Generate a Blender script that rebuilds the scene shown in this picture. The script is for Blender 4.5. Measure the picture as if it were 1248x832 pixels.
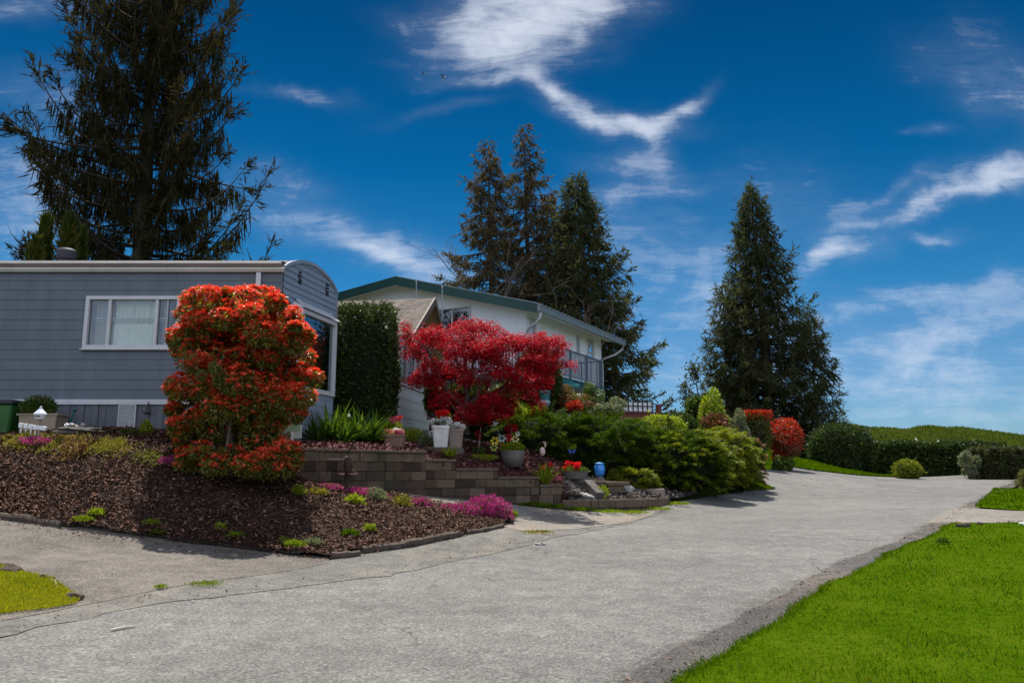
import bpy, bmesh, math, random
import numpy as np
from mathutils import Vector, Matrix

for o in list(bpy.data.objects):
    bpy.data.objects.remove(o)
SC = bpy.context.scene
COL = SC.collection
rng = np.random.default_rng(11)
random.seed(5)
R = math.radians

# ------------------------------------------------------------ camera, sky, sun, exposure
FPX, HOR, EYE = 971.0, 575.0, 1.6
PITCH = math.atan((HOR - 416.0) / FPX)
cam_data = bpy.data.cameras.new('camera')
cam_data.lens = FPX / 1248 * 36
cam_data.sensor_width = 36
cam_data.clip_end = 6000
cam = bpy.data.objects.new('camera', cam_data)
cam.location = (0, 0, EYE)
cam.rotation_euler = (math.pi / 2 + PITCH, 0, 0)
COL.objects.link(cam)
SC.camera = cam

SUN_EL, SUN_AZ = R(65), R(-13)          # azimuth measured from +Y towards +X
sun_data = bpy.data.lights.new('sun', 'SUN')
sun_data.energy = 5.0
sun_data.angle = R(0.53)
sun_data.color = (1.0, 0.95, 0.87)
sun = bpy.data.objects.new('sun', sun_data)
COL.objects.link(sun)
sdir = Vector((math.sin(SUN_AZ) * math.cos(SUN_EL), math.cos(SUN_AZ) * math.cos(SUN_EL), math.sin(SUN_EL)))
sun.rotation_euler = sdir.to_track_quat('Z', 'Y').to_euler()
sun.location = sdir * 60

SC.view_settings.view_transform = 'Standard'
SC.view_settings.look = 'None'
SC.view_settings.gamma = 1
SC.view_settings.exposure = 0.62
SC.view_settings.use_curve_mapping = False

def pix_tan(u, v):
    """direction of a sight line as (X/Y, Z/Y)"""
    a = (u - 624) / FPX; b = (416 - v) / FPX
    Y = math.cos(PITCH) - b * math.sin(PITCH)
    Z = math.sin(PITCH) + b * math.cos(PITCH)
    return a / Y, Z / Y

def P(u, v, d):
    """world point on that sight line at forward distance d"""
    a, b = pix_tan(u, v)
    return Vector((a * d, d, EYE + b * d))

class NT:
    """small node-tree writer"""
    def __init__(self, tree):
        self.t = tree; self.n = tree.nodes; self.l = tree.links
    def new(self, typ, **kw):
        nd = self.n.new(typ)
        for k, v in kw.items():
            setattr(nd, k, v)
        return nd
    def put(self, sock, val):
        if hasattr(val, 'is_output'):
            self.l.new(val, sock)
        elif val is not None:
            sock.default_value = val
    def m(self, op, a, b=None, c=None, clamp=False):
        nd = self.new('ShaderNodeMath', operation=op, use_clamp=clamp)
        self.put(nd.inputs[0], a)
        if b is not None: self.put(nd.inputs[1], b)
        if c is not None: self.put(nd.inputs[2], c)
        return nd.outputs[0]
    def mix(self, fac, a, b, typ='MIX'):
        nd = self.new('ShaderNodeMix', data_type='RGBA', blend_type=typ)
        self.put(nd.inputs[0], fac)
        self.put(nd.inputs[6], c4(a) if isinstance(a, tuple) else a)
        self.put(nd.inputs[7], c4(b) if isinstance(b, tuple) else b)
        return nd.outputs[2]
    def noise(self, vec, scale, detail=3, rough=0.55, dist=0.0):
        nd = self.new('ShaderNodeTexNoise')
        if vec is not None: self.put(nd.inputs['Vector'], vec)
        nd.inputs['Scale'].default_value = scale
        nd.inputs['Detail'].default_value = detail
        nd.inputs['Roughness'].default_value = rough
        nd.inputs['Distortion'].default_value = dist
        return nd.outputs[0]
    def ramp(self, fac, stops, interp='LINEAR'):
        nd = self.new('ShaderNodeValToRGB')
        cr = nd.color_ramp; cr.interpolation = interp
        while len(cr.elements) < len(stops): cr.elements.new(0.5)
        for e, (p, c) in zip(cr.elements, stops):
            e.position = p; e.color = c4(c) if isinstance(c, tuple) else (c, c, c, 1)
        self.put(nd.inputs[0], fac)
        return nd.outputs[0]

def c4(c):
    return (c[0], c[1], c[2], 1.0) if len(c) == 3 else c

# ---- world: Nishita sky with thin cirrus placed by compass direction
world = bpy.data.worlds.new('World')
SC.world = world
world.use_nodes = True
W = NT(world.node_tree)
W.n.clear()
sky = W.new('ShaderNodeTexSky', sky_type='NISHITA', sun_disc=False)
sky.sun_elevation = SUN_EL
sky.sun_rotation = SUN_AZ
sky.altitude = 60
sky.air_density = 0.9
sky.dust_density = 0.15
sky.ozone_density = 5.0
tc = W.new('ShaderNodeTexCoord')
sep = W.new('ShaderNodeSeparateXYZ')
W.l.new(tc.outputs['Generated'], sep.inputs[0])
dx, dy, dz = sep.outputs
front = W.m('GREATER_THAN', dy, 0.15)
ysafe = W.m('MAXIMUM', dy, 0.15)
ta = W.m('DIVIDE', dx, ysafe)
tb = W.m('DIVIDE', dz, ysafe)
comb = W.new('ShaderNodeCombineXYZ')
W.l.new(ta, comb.inputs[0]); W.l.new(tb, comb.inputs[1])
# warp the wisps so they curl and fray
warp = W.new('ShaderNodeTexNoise'); W.l.new(comb.outputs[0], warp.inputs['Vector'])
warp.inputs['Scale'].default_value = 5.5; warp.inputs['Detail'].default_value = 7
wsep = W.new('ShaderNodeSeparateColor'); W.l.new(warp.outputs['Color'], wsep.inputs[0])
wa = W.m('ADD', ta, W.m('MULTIPLY', W.m('SUBTRACT', wsep.outputs[0], 0.5), 0.13))
wb = W.m('ADD', tb, W.m('MULTIPLY', W.m('SUBTRACT', wsep.outputs[1], 0.5), 0.13))
# (u, v, half length px, half width px, tilt deg (positive = rising to the right), strength)
CLOUDS = [
    (650, 8, 92, 32, 4, 0.85), (628, 46, 80, 26, 8, 0.85), (602, 82, 52, 13, 8, 0.65),
    (560, 28, 60, 20, -8, 0.55), (735, 10, 60, 20, 12, 0.5),
    (690, 110, 52, 12, -44, 0.50), (732, 142, 54, 12, -18, 0.62), (788, 149, 48, 12, 4, 0.72),
    (836, 124, 36, 9, 40, 0.72), (806, 170, 30, 18, -70, 0.42), (778, 200, 60, 18, -8, 0.34),
    (770, 230, 80, 11, 6, 0.40), (660, 92, 60, 14, -30, 0.35),
    (1165, 246, 100, 11, 15, 0.50), (1215, 222, 80, 16, 17, 0.44), (1245, 205, 50, 14, 22, 0.4), (1095, 268, 70, 8, 16, 0.45),
    (1024, 315, 36, 13, 18, 0.80), (1130, 292, 40, 6, -4, 0.40), (1080, 245, 60, 8, 22, 0.3),
    (1200, 80, 80, 40, -15, 0.22), (1230, 130, 60, 40, -30, 0.20),
    (1130, 372, 190, 14, 6, 0.40), (1190, 405, 180, 22, 9, 0.42), (1080, 450, 260, 28, 3, 0.34),
    (1220, 480, 160, 30, 6, 0.30), (960, 245, 70, 50, -30, 0.16), (840, 330, 110, 60, -10, 0.26),
    (800, 270, 90, 24, -12, 0.22), (880, 400, 120, 60, 0, 0.24),
    (362, 108, 58, 9, -12, 0.30), (340, 222, 60, 22, -10, 0.26), (420, 290, 105, 18, -12, 0.42),
    (470, 315, 90, 13, -10, 0.50), (370, 262, 70, 20, -14, 0.22), (505, 335, 70, 16, -6, 0.30),
    (40, 8, 90, 20, -8, 0.32), (30, 200, 90, 40, -10, 0.30), (70, 120, 110, 30, -12, 0.2), (20, 265, 80, 40, 0, 0.4),
    (550, 130, 60, 10, 12, 0.14), (1140, 170, 30, 8, 10, 0.18),
]
tot = None
for (cu, cv, hl, hw, tilt, st) in CLOUDS:
    a0, b0 = pix_tan(cu, cv)
    ct, sn = math.cos(R(tilt)), math.sin(R(tilt))
    da = W.m('SUBTRACT', wa, a0); db = W.m('SUBTRACT', wb, b0)
    p = W.m('ADD', W.m('MULTIPLY', da, ct * FPX / hl), W.m('MULTIPLY', db, sn * FPX / hl))
    q = W.m('ADD', W.m('MULTIPLY', da, -sn * FPX / hw), W.m('MULTIPLY', db, ct * FPX / hw))
    r2 = W.m('ADD', W.m('MULTIPLY', p, p), W.m('MULTIPLY', q, q))
    g = W.m('MULTIPLY', W.m('EXPONENT', W.m('MULTIPLY', r2, -0.9)), st)
    tot = g if tot is None else W.m('ADD', tot, g)
# streaky texture inside the wisps
mapn = W.new('ShaderNodeMapping'); W.l.new(comb.outputs[0], mapn.inputs[0])
mapn.inputs['Rotation'].default_value = (0, 0, R(-14)); mapn.inputs['Scale'].default_value = (3.2, 13, 1)
streak = W.noise(mapn.outputs[0], 2.2, 8, 0.68, 0.9)
map2 = W.new('ShaderNodeMapping'); W.l.new(comb.outputs[0], map2.inputs[0])
map2.inputs['Rotation'].default_value = (0, 0, R(-24)); map2.inputs['Scale'].default_value = (5, 30, 1)
fibre = W.noise(map2.outputs[0], 2.4, 8, 0.7, 0.7)
streak = W.m('ADD', W.m('MULTIPLY', streak, 0.55), W.m('MULTIPLY', fibre, 0.45))
puff = W.noise(comb.outputs[0], 11, 7, 0.62, 0.6)
tex = W.m('ADD', W.m('MULTIPLY', streak, 1.05), W.m('MULTIPLY', puff, 0.68))
tex = W.m('MULTIPLY', W.m('SUBTRACT', tex, 0.60), 2.6, clamp=True)
soft = W.m('MULTIPLY', tot, W.m('ADD', W.m('MULTIPLY', tex, 0.60), 0.06))
crisp = W.m('SUBTRACT', W.m('MULTIPLY', tot, 1.45), W.m('MULTIPLY', W.m('SUBTRACT', 1.0, tex), 1.05), clamp=True)
cl = W.m('ADD', W.m('MULTIPLY', soft, 0.66), W.m('MULTIPLY', crisp, 0.34))
cl = W.m('MULTIPLY', cl, front)
cl = W.m('MINIMUM', cl, 0.80)
# bright overcast added to the unseen sky behind the viewpoint to lift the shade
back = W.noise(tc.outputs['Generated'], 2.3, 6, 0.6, 0.8)
backm = W.m('MULTIPLY', W.m('SUBTRACT', 0.15, dy), 2.2, clamp=True)
backm = W.m('MULTIPLY', backm, W.m('MULTIPLY', W.m('SUBTRACT', back, 0.30), 2.4, clamp=True))
cover = W.m('MAXIMUM', cl, W.m('MULTIPLY', backm, 0.75))
# deep polarised blue: zenith darker, horizon paler
elev = W.m('MULTIPLY', dz, 1.0, clamp=True)
tint = W.ramp(elev, [(0.0, (0.33, 0.46, 0.56)), (0.10, (0.25, 0.44, 0.56)), (0.22, (0.085, 0.40, 0.53)),
                     (0.36, (0.008, 0.285, 0.42)), (0.52, (0.001, 0.185, 0.30)), (1.0, (0.01, 0.18, 0.30))])
SKY_K = 0.10
blue = W.mix(1.0, sky.outputs[0], tint, 'MULTIPLY')
cloudy = W.mix(cover, blue, W.mix(front, (14.5, 15.5, 18.0), (5.2, 5.6, 6.4)))
bg = W.new('ShaderNodeBackground')
bg.inputs['Strength'].default_value = SKY_K
W.l.new(cloudy, bg.inputs['Color'])
wo = W.new('ShaderNodeOutputWorld')
W.l.new(bg.outputs[0], wo.inputs['Surface'])

# ------------------------------------------------------------ object helpers
def tag(o, label=None, cat=None, group=None, kind=None):
    if label: o['label'] = label
    if cat: o['category'] = cat
    if group: o['group'] = group
    if kind: o['kind'] = kind
    return o

def empty(name, loc, label, cat, group=None, rz=0.0):
    o = bpy.data.objects.new(name, None)
    o.empty_display_size = 0.2
    COL.objects.link(o)
    o.location = loc
    o.rotation_euler = (0, 0, rz)
    return tag(o, label, cat, group)

def link_mesh(name, me, mat, parent=None):
    me.name = name
    if mat: me.materials.append(mat)
    o = bpy.data.objects.new(name, me)
    COL.objects.link(o)
    if parent is not None:
        o.parent = parent
        o.matrix_parent_inverse = parent_inv(parent)
    return o

def world_of(p):
    m = Matrix.LocRotScale(p.location, p.rotation_euler, p.scale)
    return world_of(p.parent) @ p.matrix_parent_inverse @ m if p.parent else m

def parent_inv(p):
    return world_of(p).inverted()

def copy_tree(o, parent=None):
    c = o.copy()
    COL.objects.link(c)
    if parent is not None:
        c.parent = parent
        c.matrix_parent_inverse = o.matrix_parent_inverse.copy()
    for ch in list(o.children):
        copy_tree(ch, c)
    return c

class MB:
    """collects shapes (world coordinates) and links them as one mesh"""
    def __init__(self):
        self.v = []; self.f = []
    def add(self, vs, fs):
        b = len(self.v)
        self.v += [tuple(x) for x in vs]
        self.f += [tuple(b + i for i in f) for f in fs]
        return self
    def hexa(self, c):
        return self.add(c, [(0, 3, 2, 1), (4, 5, 6, 7), (0, 1, 5, 4), (1, 2, 6, 5), (2, 3, 7, 6), (3, 0, 4, 7)])
    def box(self, c, s, rz=0.0, rx=0.0, ry=0.0):
        m = Matrix.Translation(c) @ Matrix.Rotation(rz, 4, 'Z') @ Matrix.Rotation(ry, 4, 'Y') @ Matrix.Rotation(rx, 4, 'X')
        h = [x / 2 for x in s]
        pts = [m @ Vector((sx * h[0], sy * h[1], sz * h[2])) for sz in (-1, 1) for sx, sy in ((-1, -1), (1, -1), (1, 1), (-1, 1))]
        return self.hexa(pts)
    def fbox(self, fr, s0, s1, z0, z1, o0, o1):
        """box in a wall frame: along, up, outwards"""
        pts = [fr(s, z, o) for z in (z0, z1) for s, o in ((s0, o1), (s1, o1), (s1, o0), (s0, o0))]
        return self.hexa(pts)
    def ring(self, fr, s0, s1, z0, z1, t, o0, o1, tb=None):
        tb = tb or t
        self.fbox(fr, s0, s1, z1 - t, z1, o0, o1); self.fbox(fr, s0, s1, z0, z0 + tb, o0, o1)
        self.fbox(fr, s0, s0 + t, z0 + tb, z1 - t, o0, o1); self.fbox(fr, s1 - t, s1, z0 + tb, z1 - t, o0, o1)
        return self
    def tube(self, pts, rad, n=6, cap=True):
        pts = [Vector(p) for p in pts]
        if not hasattr(rad, '__len__'): rad = [rad] * len(pts)
        vs, fs = [], []
        up = Vector((0.31, 0.17, 0.93))
        for i, p in enumerate(pts):
            d = (pts[min(i + 1, len(pts) - 1)] - pts[max(i - 1, 0)]).normalized()
            if abs(d.dot(up)) > 0.97: up = Vector((1, 0.1, 0))
            a = d.cross(up).normalized(); b = d.cross(a)
            for k in range(n):
                t = 2 * math.pi * k / n
                vs.append(p + (a * math.cos(t) + b * math.sin(t)) * rad[i])
        for i in range(len(pts) - 1):
            for k in range(n):
                q = (k + 1) % n
                fs.append((i * n + k, i * n + q, (i + 1) * n + q, (i + 1) * n + k))
        if cap:
            fs.append(tuple(range(n - 1, -1, -1))); fs.append(tuple((len(pts) - 1) * n + k for k in range(n)))
        return self.add(vs, fs)
    def lathe(self, c, prof, n=16, sx=1.0, sy=1.0, square=0.0):
        """profile of (radius, height) turned about a vertical axis; square>0 makes it squarish"""
        vs, fs = [], []
        for r, h in prof:
            for k in range(n):
                t = 2 * math.pi * (k + 0.5) / n
                x, y = math.cos(t), math.sin(t)
                if square:
                    m = max(abs(x), abs(y)); x = x * (1 - square) + square * x / m * 0.82; y = y * (1 - square) + square * y / m * 0.82
                vs.append((c[0] + x * r * sx, c[1] + y * r * sy, c[2] + h))
        for i in range(len(prof) - 1):
            for k in range(n):
                q = (k + 1) % n
                fs.append((i * n + k, i * n + q, (i + 1) * n + q, (i + 1) * n + k))
        fs.append(tuple(range(n - 1, -1, -1))); fs.append(tuple((len(prof) - 1) * n + k for k in range(n)))
        return self.add(vs, fs)
    def blob(self, c, r, jit=0.12, n=2, seed=0, flat=None):
        bm = bmesh.new()
        bmesh.ops.create_icosphere(bm, subdivisions=n, radius=1.0)
        rr = random.Random(seed)
        ph = [rr.uniform(0, 6.3) for _ in range(9)]
        vs = []
        for v in bm.verts:
            x, y, z = v.co
            k = 1 + jit * (math.sin(3 * x + ph[0]) * math.sin(3.4 * y + ph[1]) + 0.7 * math.sin(5 * z + ph[2] + 4 * x) + 0.5 * math.sin(7 * y + ph[3] + 3 * z) + 0.4 * math.sin(11 * x + ph[4] + 9 * z))
            p = [c[0] + x * k * r[0], c[1] + y * k * r[1], c[2] + z * k * r[2]]
            if flat is not None: p[2] = max(p[2], flat)
            vs.append(p)
        fs = [tuple(v.index for v in f.verts) for f in bm.faces]
        bm.free()
        return self.add(vs, fs)
    def sheet(self, A, B, nt, nw, zf, off=0.0):
        """surface between two plan polylines, laid on height function zf"""
        A = resample(A, nt); B = resample(B, nt)
        vs, fs = [], []
        for i in range(nt):
            for j in range(nw):
                t = j / (nw - 1)
                x = A[i][0] * (1 - t) + B[i][0] * t; y = A[i][1] * (1 - t) + B[i][1] * t
                vs.append((x, y, 0))
        arr = np.array(vs); z = zf(arr[:, 0], arr[:, 1]) + off
        vs = [(arr[i, 0], arr[i, 1], z[i]) for i in range(len(arr))]
        for i in range(nt - 1):
            for j in range(nw - 1):
                fs.append((i * nw + j, i * nw + j + 1, (i + 1) * nw + j + 1, (i + 1) * nw + j))
        return self.add(vs, fs)
    def build(self, name, mat, parent=None, smooth=False, bevel=0.0):
        me = bpy.data.meshes.new(name)
        me.from_pydata(self.v, [], self.f)
        me.update()
        bm = bmesh.new(); bm.from_mesh(me)
        bmesh.ops.recalc_face_normals(bm, faces=bm.faces)
        if bevel > 0:
            es = [e for e in bm.edges if len(e.link_faces) == 2 and e.calc_face_angle() > 0.5]
            bmesh.ops.bevel(bm, geom=es, offset=bevel, segments=1, affect='EDGES', clamp_overlap=True)
        bm.to_mesh(me); bm.free()
        if smooth:
            me.polygons.foreach_set('use_smooth', [True] * len(me.polygons))
        return link_mesh(name, me, mat, parent)

def resample(pl, n):
    pl = np.array([(p[0], p[1]) for p in pl], float)
    seg = np.r_[0, np.cumsum(np.hypot(*np.diff(pl, axis=0).T))]
    t = np.linspace(0, seg[-1], n)
    return np.c_[np.interp(t, seg, pl[:, 0]), np.interp(t, seg, pl[:, 1])]

def frame(o, d):
    """wall frame from a plan origin and a plan direction; outwards is to the right of the direction's left-hand side facing the viewer"""
    o = Vector(o); e = Vector((d[0], d[1], 0)).normalized(); n = Vector((e.y, -e.x, 0))
    return lambda s, z, out: Vector((o.x, o.y, 0)) + e * s + n * out + Vector((0, 0, z))

def unit(a):
    return a / np.maximum(np.linalg.norm(a, axis=-1, keepdims=True), 1e-9)

def rand_dir(n):
    return unit(rng.normal(size=(n, 3)))

def leaf_mesh(name, mat, pos, axis, nrm, length, width, parent=None, fold=0.25, mid=0.45):
    """many folded diamond leaves in one mesh"""
    pos = np.asarray(pos, float); n = len(pos)
    axis = unit(np.asarray(axis, float)); nrm = np.asarray(nrm, float)
    side = unit(np.cross(axis, nrm)); nn = np.cross(side, axis)
    L = (np.ones(n) * length)[:, None]; Wd = (np.ones(n) * width)[:, None]
    v = np.empty((n, 4, 3))
    v[:, 0] = pos
    v[:, 1] = pos + axis * L * mid - side * Wd * 0.5 + nn * Wd * fold
    v[:, 2] = pos + axis * L
    v[:, 3] = pos + axis * L * mid + side * Wd * 0.5 + nn * Wd * fold
    me = bpy.data.meshes.new(name)
    me.vertices.add(n * 4); me.vertices.foreach_set('co', v.reshape(-1))
    me.loops.add(n * 4); me.loops.foreach_set('vertex_index', np.arange(n * 4, dtype=np.int32))
    me.polygons.add(n); me.polygons.foreach_set('loop_start', np.arange(0, n * 4, 4, dtype=np.int32))
    me.polygons.foreach_set('loop_total', np.full(n, 4, dtype=np.int32))
    me.update(calc_edges=True)
    return link_mesh(name, me, mat, parent)

# ------------------------------------------------------------ materials
def new_mat(name):
    m = bpy.data.materials.new(name); m.use_nodes = True
    t = NT(m.node_tree)
    t.n.clear()
    out = t.new('ShaderNodeOutputMaterial')
    return m, t, out

def principled(t, out, base, rough=0.7, metal=0.0, bump=None, bstr=0.3, bdist=0.02, spec=0.4):
    p = t.new('ShaderNodeBsdfPrincipled')
    t.put(p.inputs['Base Color'], c4(base) if isinstance(base, tuple) else base)
    t.put(p.inputs['Roughness'], rough); t.put(p.inputs['Metallic'], metal)
    p.inputs['Specular IOR Level'].default_value = spec
    if bump is not None:
        b = t.new('ShaderNodeBump'); b.inputs['Strength'].default_value = bstr; b.inputs['Distance'].default_value = bdist
        t.l.new(bump, b.inputs['Height']); t.l.new(b.outputs[0], p.inputs['Normal'])
    t.l.new(p.outputs[0], out.inputs[0])
    return p

def objc(t):
    return t.new('ShaderNodeTexCoord').outputs['Object']

def plain(name, col, rough=0.6, metal=0.0, var=0.25, scale=6.0, bstr=0.15, spec=0.4, dirt=None):
    m, t, out = new_mat(name)
    co = objc(t)
    n1 = t.noise(co, scale, 5, 0.6); n2 = t.noise(co, scale * 9, 3, 0.6)
    dark = tuple(c * (1 - var) for c in col); lite = tuple(min(1, c * (1 + var * 0.6)) for c in col)
    c = t.ramp(n1, [(0.3, dark), (0.7, lite)])
    if dirt:
        f = t.ramp(t.noise(co, scale * 0.6, 6, 0.7), [(0.52, 0.0), (0.72, 1.0)])
        c = t.mix(t.m('MULTIPLY', f, 0.45), c, dirt)
    rg = t.m('ADD', rough - 0.08, t.m('MULTIPLY', n2, 0.16))
    principled(t, out, c, rg, metal, n2, bstr, 0.01, spec)
    return m

def leafy(name, cols, trans=0.35, rough=0.55, tcol=None, patch=1.6, spec=0.25):
    """leaf material: colour differs leaf by leaf, light passes through the blades"""
    m, t, out = new_mat(name)
    g = t.new('ShaderNodeNewGeometry')
    n = t.noise(objc(t), patch, 3, 0.6)
    f = t.m('ADD', t.m('MULTIPLY', g.outputs['Random Per Island'], 0.62), t.m('MULTIPLY', n, 0.48))
    f = t.m('SUBTRACT', f, 0.06, clamp=True)
    st = [(i / max(1, len(cols) - 1), c) for i, c in enumerate(cols)]
    c = t.ramp(f, st)
    p = t.new('ShaderNodeBsdfPrincipled')
    t.l.new(c, p.inputs['Base Color']); p.inputs['Roughness'].default_value = rough
    p.inputs['Specular IOR Level'].default_value = spec
    tr = t.new('ShaderNodeBsdfTranslucent')
    t.l.new(t.mix(1.0, c, tcol or (1.3, 1.35, 0.8), 'MULTIPLY'), tr.inputs[0])
    mx = t.new('ShaderNodeMixShader'); mx.inputs[0].default_value = trans
    t.l.new(p.outputs[0], mx.inputs[1]); t.l.new(tr.outputs[0], mx.inputs[2])
    t.l.new(mx.outputs[0], out.inputs[0])
    return m
# ------------------------------------------------------------ terrain
SLOPE = 0.035
def tps_fit(pts, smooth=1e-3):
    pts = np.array(pts, float); xy = pts[:, :2]; z = pts[:, 2]; n = len(pts)
    def K(a, b):
        r2 = ((a[:, None, :] - b[None, :, :]) ** 2).sum(-1)
        return np.where(r2 > 1e-12, 0.5 * r2 * np.log(np.maximum(r2, 1e-12)), 0)
    A = np.zeros((n + 3, n + 3)); A[:n, :n] = K(xy, xy) + smooth * np.eye(n) * 10
    A[:n, n] = 1; A[:n, n + 1:] = xy; A[n, :n] = 1; A[n + 1:, :n] = xy.T
    s = np.linalg.solve(A, np.r_[z, 0, 0, 0])
    def f(x, y):
        q = np.c_[np.ravel(x), np.ravel(y)]
        return K(q, xy) @ s[:n] + s[n] + q @ s[n + 1:]
    return f

def edge_r(y): return float(np.interp(y, [-8, 5.0, 5.67, 7.3, 9.28, 11.6, 14.6, 22.2, 40], [-7.6, 0.62, 1.08, 2.15, 3.48, 5.15, 7.5, 12.9, 25.7]))         # right-hand edge of the carriageway
ctrl = []
for y in (-6, 0, 4, 7, 10, 13, 16, 20, 24, 28, 32, 36, 40):
    for dxx in (0, -2.6, -5.2):
        if y > 18 and dxx < -4: continue
        ctrl.append((edge_r(y) + dxx, y, SLOPE * y))
    ctrl.append((edge_r(y) + 5, y, SLOPE * y + 0.12)); ctrl.append((edge_r(y) + 12, y, SLOPE * y + 0.3))
for u, v, d in [(0, 632, 11.5), (150, 653, 11.4), (300, 671, 11.3), (400, 681, 11.1), (500, 667, 12.2), (610, 645, 14.2),
                (90, 742, 7.9), (220, 715, 8.9), (0, 690, 9.4), (150, 690, 9.8), (0, 775, 6.6), (420, 682, 11.0),
                (0, 585, 12.65), (150, 598, 12.5), (300, 615, 12.6), (420, 632, 12.7),
                (0, 540, 13.85), (100, 545, 13.85), (200, 556, 13.85), (290, 576, 13.8), (360, 592, 14.1), (430, 600, 14.8), (520, 607, 16.0),
                (608, 612, 17.4), (685, 619, 18.5), (760, 622, 19.2), (818, 613, 20.4), (640, 632, 16.5),
                (850, 607, 22.5), (900, 600, 25), (935, 590, 28.5), (930, 577, 35.5), (1050, 580, 38), (1205, 583, 39.5),
                (930, 552, 37), (1000, 566, 40), (1085, 580, 41), (960, 572, 34.5), (990, 578, 36)]:
    ctrl.append(tuple(P(u, v, d)))
for x, y, z in [(-14, 15.6, 2.15), (-10, 15.6, 2.15), (-5.2, 15.7, 2.1), (-14, 20, 2.4), (-8, 20, 2.4), (-3, 19, 2.25), (-1, 20, 2.1),
                (1.2, 22, 2.0), (3, 24, 1.9), (5, 27, 1.9), (0, 27, 2.3), (-6, 27, 2.5), (4, 33, 2.5), (7, 33, 2.4), (-5, 36, 2.6), (10, 45, 2.4), (0, 45, 2.6), (-16, 30, 2.6), (-20, 12, 1.7),
                (-12, 5, 0.75), (-9, 0, 0.3), (20, 48, 1.5), (30, 48, 1.6), (34, 40, 1.5)]:
    ctrl.append((x, y, z))
_gz = tps_fit(ctrl)
def gz(x, y):
    x = np.ravel(np.asarray(x, float)); y = np.ravel(np.asarray(y, float))
    xc = np.clip(x, -26, 42); yc = np.clip(y, -8, 52)
    z = _gz(xc, yc)
    far = np.hypot(x - xc, y - yc)
    w = np.clip(far / 60.0, 0, 1)
    return z * (1 - w) + (-3.0) * w
def g1(x, y): return float(gz([x], [y])[0])
def on_ground(u, v, d):
    p = P(u, v, d); return Vector((p.x, p.y, g1(p.x, p.y)))
def hit(u, v, lo=4.0, hi=60.0, zf=None):
    """where a sight line meets the terrain"""
    a, b = pix_tan(u, v)
    d = np.linspace(lo, hi, 1500)
    dz_ = EYE + b * d - (zf or gz)(a * d, d)
    k = np.argmax(dz_ < 0)
    k = k if dz_[k] < 0 else len(d) - 1
    return Vector((a * d[k], d[k], float((zf or gz)([a * d[k]], [d[k]])[0])))

# ---- ground materials
def asphalt(name, cols, speck=1.0, crack=True, tint=None):
    m, t, out = new_mat(name)
    co = objc(t)
    mpp = t.new('ShaderNodeMapping'); t.l.new(co, mpp.inputs[0]); mpp.inputs['Rotation'].default_value = (0, 0, R(-54)); mpp.inputs['Scale'].default_value = (0.16, 1.0, 1.0)
    big = t.m('ADD', t.m('MULTIPLY', t.noise(co, 0.35, 5, 0.62), .55), t.m('MULTIPLY', t.noise(mpp.outputs[0], 0.8, 5, 0.6), .45)); mid = t.noise(co, 3.2, 6, 0.7)
    fine = t.noise(co, 42, 2, 0.7)
    vor = t.new('ShaderNodeTexVoronoi'); t.l.new(co, vor.inputs['Vector']); vor.inputs['Scale'].default_value = 46
    f = t.m('ADD', t.m('MULTIPLY', big, 0.5), t.m('MULTIPLY', mid, 0.5))
    c = t.ramp(f, [(0.39, cols[0]), (0.51, cols[1]), (0.62, cols[2])])
    sp = t.ramp(fine, [(0.34, (0.42, 0.42, 0.42)), (0.5, (1, 1, 1)), (0.66, (1.65, 1.64, 1.62))])
    c = t.mix(speck, c, sp, 'MULTIPLY')
    st = t.new('ShaderNodeSeparateColor'); t.l.new(vor.outputs['Color'], st.inputs[0])
    stone = t.ramp(st.outputs[0], [(0.0, (0.62, 0.62, 0.62)), (0.6, (1.0, 1, 1)), (1.0, (1.40, 1.39, 1.37))])
    c = t.mix(speck * 0.8, c, stone, 'MULTIPLY')
    h = t.m('ADD', t.m('MULTIPLY', fine, 0.6), t.m('MULTIPLY', st.outputs[1], 0.5))
    if crack:
        v2 = t.new('ShaderNodeTexVoronoi', feature='DISTANCE_TO_EDGE')
        wv = t.new('ShaderNodeVectorMath', operation='ADD'); t.l.new(co, wv.inputs[0])
        nz = t.new('ShaderNodeTexNoise'); t.l.new(co, nz.inputs['Vector']); nz.inputs['Scale'].default_value = 1.6; nz.inputs['Detail'].default_value = 6
        sc = t.new('ShaderNodeVectorMath', operation='SCALE'); t.l.new(nz.outputs['Color'], sc.inputs[0]); sc.inputs['Scale'].default_value = 0.9
        t.l.new(sc.outputs[0], wv.inputs[1]); t.l.new(wv.outputs[0], v2.inputs['Vector']); v2.inputs['Scale'].default_value = 0.42
        cr = t.ramp(v2.outputs['Distance'], [(0.0, 1.0), (0.009, 0.0)])
        patchm = t.ramp(t.noise(co, 0.5, 2), [(0.47, 0.0), (0.6, 1.0)])
        cr = t.m('MULTIPLY', cr, patchm)
        c = t.mix(t.m('MULTIPLY', cr, 0.75), c, (0.035, 0.034, 0.028))
        h = t.m('SUBTRACT', h, t.m('MULTIPLY', cr, 0.8))
    if tint:
        tm = t.ramp(t.noise(co, 0.8, 6, 0.7), [(0.5, 0.0), (0.7, 1.0)])
        c = t.mix(t.m('MULTIPLY', tm, 0.5), c, tint)
    principled(t, out, c, 0.88, 0, h, 0.5, 0.012, 0.3)
    return m

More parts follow.
